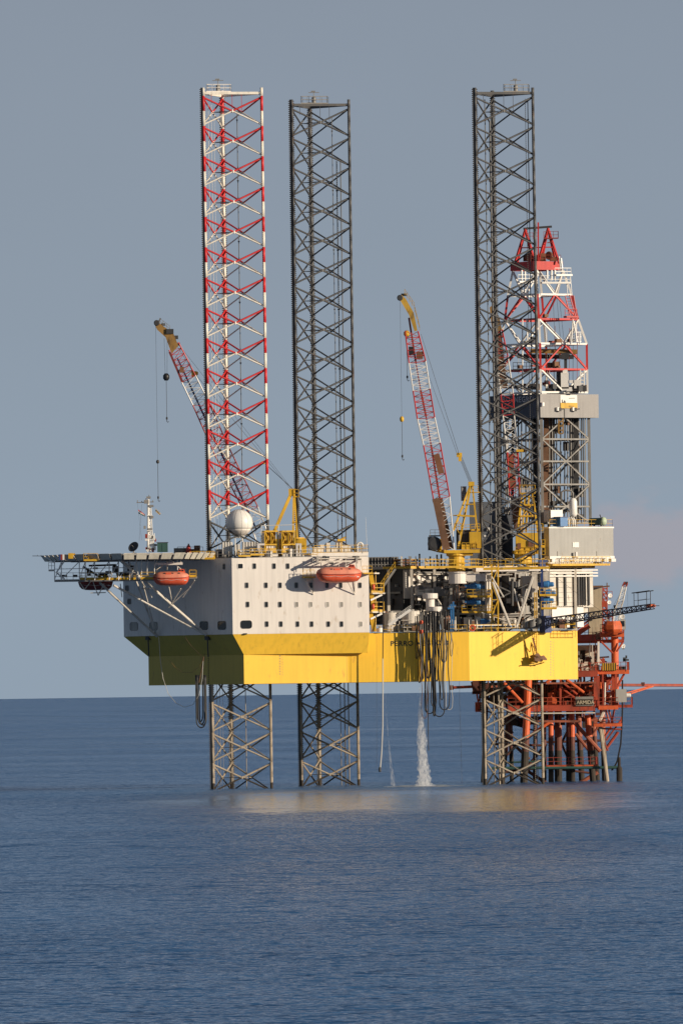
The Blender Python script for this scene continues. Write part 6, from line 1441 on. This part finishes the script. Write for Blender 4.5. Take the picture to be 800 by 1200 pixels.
rope([(538, 798), (538.5, 830), (539.5, 860), (541, 919)], -2, .025, wire, 'very thin dark wire down to the sea left of the right leg', 'wire', 'wire')
rope([(441, 745), (441.3, 880), (441, 905)], -4.8, .018, wire, 'very thin wire left of the pale hanging cable', 'wire', 'wire')
AP = lambda x: -9.5+(238-x)*.16
rope([(238.5, 770), (236, 785), (233, 800)], AP, .09, brown, 'brown hawser hanging from the bow corner onto the black hose coil', 'hawser', 'hawser')
rope([(186, 746), (188, 775), (191, 795), (197, 813), (206, 824), (216, 829), (226, 826), (233, 815), (237, 795), (238, 772)], AP, .045, ropew, 'thin pale line sagging in a long curve under the dark bow', 'line', 'line')
rope([(199, 774), (205, 782), (214, 788), (225, 788), (234, 781), (238, 772)], AP, .04, MATS['jib_ochre'], 'thin ochre line drooping across the dark bow plating', 'line', 'line')
rope([(216, 746), (224, 757), (234, 767), (238, 771)], AP, .03, brown, 'thin brown line running down to the bow hawser', 'line', 'line')
for i, (xa, xb, yb, l) in enumerate(((229.5, 240.5, 853, 'black hose in the widest loop under the bow'), (231.5, 239.2, 849, 'black hose in the inner loop under the bow'), (230.5, 237.4, 846, 'black hose with the shortest loop under the bow'), (233.2, 241.2, 850, 'black hose on the right side of the coil under the bow'))):
    top, bt = W(xa, 802, -8.5+i*.3), W(xb, 802, -8.2+i*.3); z = W(xa, yb, -8).z; w = bt.x-top.x; pts = []
    for k in range(8): pts.append(V((top.x, top.y, top.z+1.5+(z+1.2-top.z-1.5)*k/8)))
    for k in range(11): a = PI-PI*k/10; pts.append(V(((top.x+bt.x)/2+math.cos(a)*w/2, top.y, z+1.2-math.sin(a)*1.2)))
    for k in range(8): pts.append(V((bt.x, bt.y, z+1.2+(bt.z+1.5-z-1.2)*(k+1)/8)))
    o = MB().tube(pts, .1, 6).build('hose', black, None, True); o['label'] = l; o['category'] = 'hose'; o['group'] = 'hoses coiled under the bow'

# ------------------------------------------------------------------ falling water
def water_fall(pts, Y, lab, dens, nm='water_jet'):
    """pts: (px, py, width px) down the column; a ragged closed sleeve filled with spray"""
    m = bpy.data.materials.new(nm+'_spray'); m.use_nodes = True; nt = m.node_tree; N = nt.nodes; L = nt.links; N.remove(N['Principled BSDF'])
    g = N.new('ShaderNodeNewGeometry'); mp = N.new('ShaderNodeMapping'); mp.inputs['Scale'].default_value = (1.6, 1.6, .8); L.new(g.outputs['Position'], mp.inputs[0])
    nz = N.new('ShaderNodeTexNoise'); nz.inputs['Scale'].default_value = 1.7; nz.inputs['Detail'].default_value = 6; nz.inputs['Distortion'].default_value = .8; L.new(mp.outputs[0], nz.inputs['Vector'])
    rg = N.new('ShaderNodeMapRange'); L.new(nz.outputs['Fac'], rg.inputs[0]); rg.inputs[1].default_value = .42; rg.inputs[2].default_value = .74; rg.inputs[3].default_value = 0.0*dens; rg.inputs[4].default_value = dens
    vs_ = N.new('ShaderNodeVolumeScatter'); vs_.inputs['Color'].default_value = (.97, .97, .97, 1); L.new(rg.outputs[0], vs_.inputs['Density'])
    L.new(vs_.outputs[0], N['Material Output'].inputs['Volume'])
    rn = random.Random(4); mb = MB(); n = 16; vs = []; rows = []
    K_ = 40
    for k in range(K_+1):
        f = k/K_*(len(pts)-1); i = min(int(f), len(pts)-2); t = f-i
        x, y, w = [pts[i][j]*(1-t)+pts[i+1][j]*t for j in range(3)]
        c = W(x, y, Y); rw = w*F0/2
        for j in range(n):
            a = 2*PI*j/n; q = rw*(1+.3*rn.uniform(-1, 1)); vs.append(c+V((math.cos(a)*q, math.sin(a)*q, 0)))
    fs = [[i*n+j, i*n+(j+1) % n, (i+1)*n+(j+1) % n, (i+1)*n+j] for i in range(K_) for j in range(n)]+[list(range(n))[::-1], list(range(K_*n, (K_+1)*n))]
    o = mb.add(vs, fs).build(nm, m); o['label'] = lab; o['category'] = 'falling water'
water_fall([(491.5, 800, 1.6), (492, 820, 2.5), (493, 840, 7), (494, 865, 11), (495, 890, 12), (496.5, 910, 15), (497, 918, 18), (497, 922.5, 28)], -1, 'white column of discharged water falling from the hull into the sea', 2.4)
water_fall([(451.5, 812, .8), (453.5, 850, 1.6), (457, 890, 3), (461, 921, 6)], -1, 'thin drifting thread of falling water right of the pale cable', 1.6, 'water_thread')
def foam():
    m = bpy.data.materials.new('foam'); m.use_nodes = True; nt = m.node_tree; N = nt.nodes; L = nt.links; b = N['Principled BSDF']
    b.inputs['Base Color'].default_value = (.7, .72, .74, 1); tr = N.new('ShaderNodeBsdfTransparent'); mx = N.new('ShaderNodeMixShader'); g = N.new('ShaderNodeNewGeometry')
    nz = N.new('ShaderNodeTexNoise'); nz.inputs['Scale'].default_value = .35; nz.inputs['Detail'].default_value = 7; L.new(g.outputs['Position'], nz.inputs['Vector'])
    rg = N.new('ShaderNodeMapRange'); L.new(nz.outputs['Fac'], rg.inputs[0]); rg.inputs[1].default_value = .44; rg.inputs[2].default_value = .60; rg.inputs[4].default_value = .9
    L.new(rg.outputs[0], mx.inputs[0]); L.new(tr.outputs[0], mx.inputs[1]); L.new(b.outputs[0], mx.inputs[2]); L.new(mx.outputs[0], N['Material Output'].inputs[0])
    c = W(496, 922, -1); rn = random.Random(2); vs = []
    for i in range(28): a = 2*PI*i/28; k = rn.uniform(.8, 1.15); vs.append((c.x+math.cos(a)*6*k, -1+math.sin(a)*22*k, .05))
    o = MB().add(vs, [list(range(28))]).build('foam_patch', m); o['label'] = 'white foam on the sea where the discharged water lands'; o['category'] = 'foam'
foam()

# ================================================================== FIXED PRODUCTION PLATFORM
def platform():
    r = thing('production_platform', 'rusty red fixed production platform standing in the sea behind the rig', 'production platform', (38, 58, 0))
    w = lambda x, y, Y: W(x, y, Y)
    # piles: (x top, y top, x bottom, Y, radius px, upper material)
    for xt, yt, xb, Y, rp, m_ in ((619, 792, 611, 44, 4.4, platora), (600, 800, 583, 58, 3.2, platdk), (637, 800, 637, 60, 2.6, pile), (645, 812, 645, 48, 2.5, platora), (653.5, 812, 653.5, 62, 3.6, pile), (666, 812, 665.5, 64, 2.6, pile), (669.5, 812, 670, 56, 2.8, platora), (677, 830, 683, 66, 2.8, pile), (688, 838, 697.5, 50, 3.0, platora), (694.5, 838, 702, 70, 2.4, pile), (704, 790, 709, 60, 2.6, pile), (597, 812, 600, 74, 2.6, platdk), (627, 812, 625, 76, 2.2, platdk), (571, 812, 562, 70, 2.0, platdk)):
        top, bot = w(xt, yt, Y), w(xb, 917, Y); bot.z = -6; rad = rp*.143*(1.25 if xb > 640 else 1)
        f = lambda z: top.lerp(bot, (top.z-z)/(top.z-bot.z)); mb = MB()
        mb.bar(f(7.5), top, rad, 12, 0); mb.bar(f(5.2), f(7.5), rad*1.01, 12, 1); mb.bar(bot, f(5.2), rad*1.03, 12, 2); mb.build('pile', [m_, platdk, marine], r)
    for i, (x0, y0, x1, y1, Y, rr, m_) in enumerate(((590, 800, 612, 824, 42, .28, platora), (616, 866, 644, 846, 46, .3, platora), (672, 846, 703, 881, 49, .36, pile), (674, 860, 690, 880, 58, .28, pile), (700, 905, 676, 920, 56, .35, pile), (610, 846, 575, 800, 60, .25, platdk), (612, 900, 640, 918, 56, .3, platdk), (648, 832, 618, 850, 60, .25, platdk), (640, 800, 654, 790, 44, .26, platora), (664, 797, 684, 812, 44, .26, platora), (690, 868, 708, 840, 66, .2, pile), (588, 860, 620, 890, 66, .28, platdk), (620, 860, 588, 890, 68, .25, platdk), (708, 880, 724, 858, 54, .26, platred), (705, 868, 716, 852, 54, .2, platred), (585, 815, 608, 850, 64, .26, platdk), (640, 872, 612, 905, 66, .24, platdk), (648, 850, 668, 895, 68, .22, platdk), (668, 850, 646, 895, 69, .22, platdk), (676, 885, 700, 850, 70, .22, platdk), (574, 812, 600, 860, 62, .3, platdk), (606, 812, 580, 870, 63, .28, platdk), (640, 900, 690, 906, 64, .2, platdk), (590, 905, 640, 899, 66, .25, platdk), (575, 872, 640, 874, 68, .22, platdk), (640, 870, 705, 868, 72, .22, platdk))):
        MB().bar(w(x0, y0, Y), w(x1, y1, Y), rr, 8).build('brace', m_, r)
    def deck(x0, x1, y, Y, d, th, mat, rail=True, nm='deck', rm=None, h=1.3):
        a, b = w(x0, y, Y), w(x1, y, Y); mb = MB(); mb.box(((a.x+b.x)/2, Y+d/2, a.z), (b.x-a.x, d, th)); o = mb.build(nm, mat, r)
        if rail: MB().rail([V((a.x, Y, a.z+th/2)), V((b.x, Y, a.z+th/2)), V((b.x, Y+d, a.z+th/2))], h, 1.3, .055, 0, mid=2).build('railing', rm or platred, o)
        return a, b
    deck(640, 700, 790.5, 44, 26, 1.0, platred); deck(697.5, 737, 788, 46, 14, .7, platora); deck(676, 731, 752, 50, 16, .5, platred)
    deck(595, 697, 831, 44, 24, 1.0, platred); deck(701, 724, 829.5, 44, 8, .7, platora); deck(722, 741, 828, 47, 8, .45, platred)
    deck(695.5, 728.5, 850, 42, 7, .55, platora, h=1.0); deck(640, 700, 898, 46, 12, .22, platora, rm=dullred)
    deck(703, 731, 744, 48, 6, .8, platora)
    mb = MB(); mb.beam(w(595, 836.5, 44), w(697, 835.5, 44), .2, .2, 1); mb.beam(w(628, 845.5, 43.5), w(680, 845.5, 43.5), .3, .35, 0); mb.beam(w(640, 801, 44), w(698, 800, 44), .3, .3, 0); mb.beam(w(575, 805, 46), w(640, 800, 46), .3, .3, 0)
    mb.build('girder', [pile, white2], r)
    MB().bar(w(576, 900.5, 44), w(725, 899.5, 44), .25, 8).bar(w(590, 894, 52), w(640, 892, 52), .15, 6).build('boat_bumper_rail', green, r)
    mb = MB(); b = w(725.5, 918, 44); mb.lathe(V((b.x, 44, -1)), [(.5, 0), (.5, 3.2), (.42, 3.3), (.25, 3.5), (.25, 5)], 12); mb.build('fender_post', marine, r)
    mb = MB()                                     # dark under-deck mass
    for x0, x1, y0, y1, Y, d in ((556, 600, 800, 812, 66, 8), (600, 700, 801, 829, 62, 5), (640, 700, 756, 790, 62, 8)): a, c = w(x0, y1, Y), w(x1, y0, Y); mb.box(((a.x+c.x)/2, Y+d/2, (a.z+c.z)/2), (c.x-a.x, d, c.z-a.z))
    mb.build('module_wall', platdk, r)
    rn = random.Random(21)
    def clutter(x0, x1, y0, y1, Y, n, mats, nm, smin=.2, smax=1.6, vert=.4):
        mb = MB()
        for i in range(n):
            x = rn.uniform(x0, x1); y = rn.uniform(y0, y1); k = rn.randrange(len(mats)); t_ = rn.random(); p = w(x, y, Y+rn.uniform(-2, 3))
            if t_ < vert: mb.bar(p, p+V((rn.uniform(-.4, .4), 0, rn.uniform(1, 3.5))), rn.uniform(.06, .2), 5, k)
            elif t_ < vert+.25: mb.bar(p, p+V((rn.uniform(1, 4), 0, rn.uniform(-1.5, 1.5))), rn.uniform(.06, .16), 5, k)
            else: mb.box(p, (rn.uniform(smin, smax), rn.uniform(.3, 1.2), rn.uniform(smin, smax)), 0, k)
        mb.build(nm, mats, r)
    clutter(640, 700, 804, 829, 54, 98, [platred, platdk, pile, platora, marine], 'process_piping')
    clutter(675, 700, 768, 786, 50, 26, [platred, platdk, white2, grey, marine], 'deck_equipment', .2, 1.2)
    clutter(560, 640, 801, 832, 56, 95, [platred, platdk, platdk, marine], 'deck_equipment', .4, 2.2)
    clutter(640, 712, 800, 830, 50, 60, [platred, platdk, platora, pile], 'riser_piping')
    clutter(600, 704, 834, 850, 58, 48, [platdk, pile, marine], 'under_deck_piping')
    clutter(700, 722, 792, 826, 54, 34, [platred, platora, white2, platdk], 'riser_piping')
    mb = MB(); a, c = w(642, 829, 46), w(652, 817, 46); mb.box(((a.x+c.x)/2, 47, (a.z+c.z)/2), (c.x-a.x, 2, c.z-a.z)); mb.build('red_skid', platora, r)
    mb = MB()
    for x in (656.5, 697, 700.5): mb.beam(w(x, 830, 45), w(x, 792, 45), .5 if x > 690 else .35, .5 if x > 690 else .35)
    mb.beam(w(718, 828, 47), w(718, 790, 47), .45, .45); mb.beam(w(706, 828, 46), w(706, 790, 46), .3, .3); mb.beam(w(721.5, 829, 46), w(721.5, 790, 46), .4, .4)
    mb.beam(w(701, 812, 46), w(721, 812, 46), .2, .3); mb.bar(w(704, 810, 46), w(720, 792, 46), .13); mb.bar(w(703, 826, 46), w(718, 812, 46), .1); mb.bar(w(721, 808, 47), w(731, 790, 47), .2)
    for x0, y0, x1, y1 in ((657, 806, 673, 818), (660, 801, 676, 814), (709, 830, 714, 848), (716, 848, 720, 830), (713, 832, 718, 848)): mb.bar(w(x0, y0, 46), w(x1, y1, 46), .18)
    mb.build('column', platred, r)
    mb = MB(); mb.bar(w(708, 828, 45.5), w(708.5, 800, 45.5), .18); mb.bar(w(702, 845, 45), w(708, 832, 45), .3); mb.bar(w(702.5, 851, 43), w(711.5, 917.5, 43), .3, 8, 1); mb.bar(w(705.5, 853, 43), w(712.5, 917, 43), .16, 8, 1)
    mb.build('riser', [white2, legtan], r)
    mb = MB()
    for x0, y0, x1, y1 in ((700, 862, 712, 880), (705, 862, 728, 855), (728, 851, 710, 868)): mb.bar(w(x0, y0-8, 43), w(x1, y1, 43), .14)
    mb.build('landing_brace', platred, r)
    mb = MB(); rope_pts = [w(729, 797, 45), w(729, 830, 45), w(728.5, 846, 45), w(727, 872, 45), w(723, 892, 45), w(719, 900, 45), w(716, 903, 45)]; mb.tube(rope_pts, .14, 6); mb.build('hanging_hose', black, r)
    # tan building with roof & upper white walls
    mb = MB()
    for x0, x1, y0, y1, Y, d, m_ in ((690, 705, 689, 749, 58, 8, 0), (672, 694, 756, 786, 56, 6, 1), (694, 704, 735, 752, 54, 2, 0)): a, c = w(x0, y1, Y), w(x1, y0, Y); mb.box(((a.x+c.x)/2, Y+d/2, (a.z+c.z)/2), (c.x-a.x, d, c.z-a.z), 0, m_)
    mb.build('cabin_wall', [tan, white2], r)
    mb = MB(); a, c = w(688.5, 689, 57.5), w(706, 687.3, 57.5); mb.box(((a.x+c.x)/2, 61, c.z), (c.x-a.x, 9, .3)); mb.beam(w(703, 688, 60), w(714, 687, 60), .2, .25); mb.bar(w(711, 687, 60), w(711, 683, 60), .1); mb.build('roof', brown, r)
    mb = MB(); mb.box(w(692, 725.5, 57.9), (.5, .2, .6)); mb.box(w(682, 764.5, 55.9), (.7, .3, .7)); mb.box(w(689, 772, 55.9), (1.0, .3, .8)); mb.build('window', dark, r)
    mb = MB(); mb.box(w(687, 765, 55.7), (1.0, .4, .8)); mb.build('panel', tan, r)
    mb = MB(); mb.beam(w(701, 787, 48), w(701, 752, 48), .35, .35); mb.beam(w(702, 773, 48), w(706, 778, 48), .1, .1); mb.build('vent_pipe', white, r)
    mb = MB(); mb.beam(w(673, 745, 49), w(690, 733, 49), .9, .9); mb.beam(w(674, 748, 49), w(698, 747, 49), .8, 1.1, 1); mb.bar(w(674, 738, 49), w(690, 727, 49), .15, 6); mb.build('winch_house', [platred, dullred], r)
    # red tower behind right of the building
    mb = MB()
    for x in (706, 711): mb.beam(w(x, 752, 56), w(x, 688, 56), .2, .2)
    for y in range(690, 750, 6): mb.bar(w(706, y, 56), w(711, y+6, 56), .1); mb.bar(w(706, y, 56), w(711, y, 56), .1)
    mb.box(w(708, 708, 56), (.9, .5, 1.0)); mb.box(w(705, 775, 50), (1, .5, .8)); mb.rail([w(706, 700, 55), w(717, 700, 55)], 1, .8, .06); mb.build('antenna_tower', platred, r)
    # crane pedestal & orange slew unit
    c = w(720.5, 790, 50); z1 = w(720.5, 744, 50).z
    MB().lathe(V((c.x, 50, w(720, 829, 50).z)), [(.5, 0), (.62, 5.5), (.62, z1-w(720, 829, 50).z-.01)], 16).build('crane_pedestal', platora, r)
    mb = MB(); mb.bar(w(722, 764, 49), w(730, 752, 49), .15); mb.bar(w(718, 766, 49), w(704, 752, 49), .15); mb.build('brace', platred, r)
    mb = MB()
    a, c_ = w(705, 786, 45.5), w(722, 777, 45.5); mb.box(((a.x+c_.x)/2, 46.5, (a.z+c_.z)/2), (c_.x-a.x, 1.6, c_.z-a.z)); bskt = mb.build('basket', yellow, r)
    mb = MB()
    for k in range(7): mb.box((a.x+.1+k*(c_.x-a.x-.2)/6, 45.66, (a.z+c_.z)/2), (.1, .08, c_.z-a.z)); 
    mb.build('bar', brown, bskt)
    mb = MB(); mb.box(w(729, 784, 47), (1.2, 1, .8)); mb.bar(w(733, 787, 46), w(733, 769, 46), .07); mb.box(w(733, 773.5, 46), (1.0, .3, .3)); mb.box(w(731, 773, 46), (.4, .3, .7)); mb.box(w(733.5, 770, 46), (.3, .3, .5)); mb.build('beacon_stand', dark, r)
    mb = MB(); mb.box(w(727.5, 815.5, 46), (1.8, 2.4, 2.2), 0, 0); mb.lathe(w(732, 815, 46), [(.3, 0), (.34, .2), (.34, .9), (.2, 1)], 10, 1, (1, 0, 0)); mb.box(w(731, 811, 46), (.4, .5, .5), 0, 1); mb.build('generator_box', [lgrey, bright], r)
    sgn = MB().box(w(684.5, 822, 43.8), (3.0, .12, 1.55)).build('name_board', grey, r)
    mb = MB(); mb.box(w(684.5, 823, 43.7), (2.8, .08, 1.0)); mb.build('board_face', marine, r)
    text_mesh('ARMIDA', .85, w(675.2, 825.4, 43.6), (1, 0), 'board_lettering', tan, r, squeeze=.92, bold=.015)
platform()
for c, rad, d, lab in (((714.5, 698, 54), .38, (.4, -1, .1), 'small white dish beside the top of the platform antenna tower'), ((713.5, 706, 54), .35, (.3, -1, .1), 'small white dish just below the highest one on the antenna tower'), ((729, 723, 47), .42, (-.1, -1, .2), 'round white dish right of the orange crane cab roof'), ((712, 724.5, 47), .36, (-.3, -1, .2), 'small white dish left of the platform crane foot'), ((730, 757.5, 47), .38, (.5, -1, -.3), 'small white dish hanging under the railed deck below the orange cab')):
    dish(W(*c), rad, d, lab, bright, group='white dishes on the production platform')
def plat_crane():
    Y = 47; w = lambda x, y: W(x, y, Y)
    r = thing('platform_crane', 'orange platform crane with a short white and red boom pointing up', 'crane', w(720, 746))
    c = w(718.5, 744); zt = w(718, 727).z
    MB().lathe(V((c.x, Y, c.z)), [(.85, 0), (1.4, .5), (1.7, .9), (1.7, 1.6), (1.4, 2.3)], 8).build('slew_unit', platora, r)
    mb = MB(); mb.beam(w(705, 741), w(731, 741), 1.6, .35); mb.rail([w(705, 740), w(731, 740)], 1.2, .8, .06, mid=2); mb.rail([w(712, 730), w(718, 730)], 1.3, .6, .06); mb.build('gallery', platred, r)
    MB().box(w(728.5, 732), (1.2, 1.2, 1.7)).build('operator_cab', lgrey, r)
    MB().box(W(728.5, 731, Y-.65), (.9, .1, .9)).build('cab_window', glass, r)
    lattice(r, [(w(717.5, 738), w(724, 737), bright, 3), (w(719, 718), w(726, 717), white2, 3), (w(724, 704), w(730, 704), bright, 4), (w(729, 687), w(733.5, 687.5), dullred, 1), (w(731.5, 682), w(735, 683), dullred, 1)], .9)
    mb = MB(); mb.box(w(733, 683.5), (.7, .5, .5)); mb.box(w(720.5, 711), (.5, .5, .5)); mb.build('boom_head', dark, r)
    mb = MB(); mb.beam(w(713, 735), w(713.5, 716), .2, .2); mb.beam(w(718, 735), w(717, 716), .2, .2); mb.beam(w(713, 724), w(718, 722), .15, .15); mb.build('gantry', dullred, r)
    mb = MB(); mb.bar(w(715, 716), w(733, 684), .025, 4); mb.bar(w(735, 684), w(735.3, 712), .02, 4); mb.build('rope', wire, r)
plat_crane()
def vent_boom(x0, x1, y0, y1, Y0, Y1, lab, ext=0):
    r = thing('vent_boom', lab, 'boom', W(x0, y0, Y0)); a, b = W(x0, y0, Y0), W(x1, y1, Y1)
    MB().bar(a, b, .26, 8).build('pipe', platred, r)
    return r, a, b
r_, a, b = vent_boom(722, 860, 803, 803.5, 50, 62, 'long thin red boom running out of the right side of the photo from the platform')
MB().bar(W(739, 813, 50), W(765, 804.5, 53), .13, 6).bar(a.lerp(b, .3)+V((0, 0, -.1)), W(731, 813, 49), .1, 6).build('stay', platora, r_)
MB().box(W(753, 801.5, 52.5), (.6, .5, .5)).build('joint_box', platdk, r_)
r_, a, b = vent_boom(529, 562, 806, 804.5, 62, 62, 'short dark boom sticking out left of the right leg under the hull')
MB().box(W(529, 806, 62), (.6, .6, .8)).build('end_box', platdk, r_)
mb = MB(); mb.box(W(561, 803, 62), (2.2, 2, 2.2)); mb.beam(W(553, 799, 62), W(556, 812, 62), .5, .5); mb.beam(W(553, 812, 62), W(575, 812, 62), .5, .5); mb.bar(W(553, 800, 62), W(570, 812, 62), .2); mb.build('root_frame', platdk, r_)
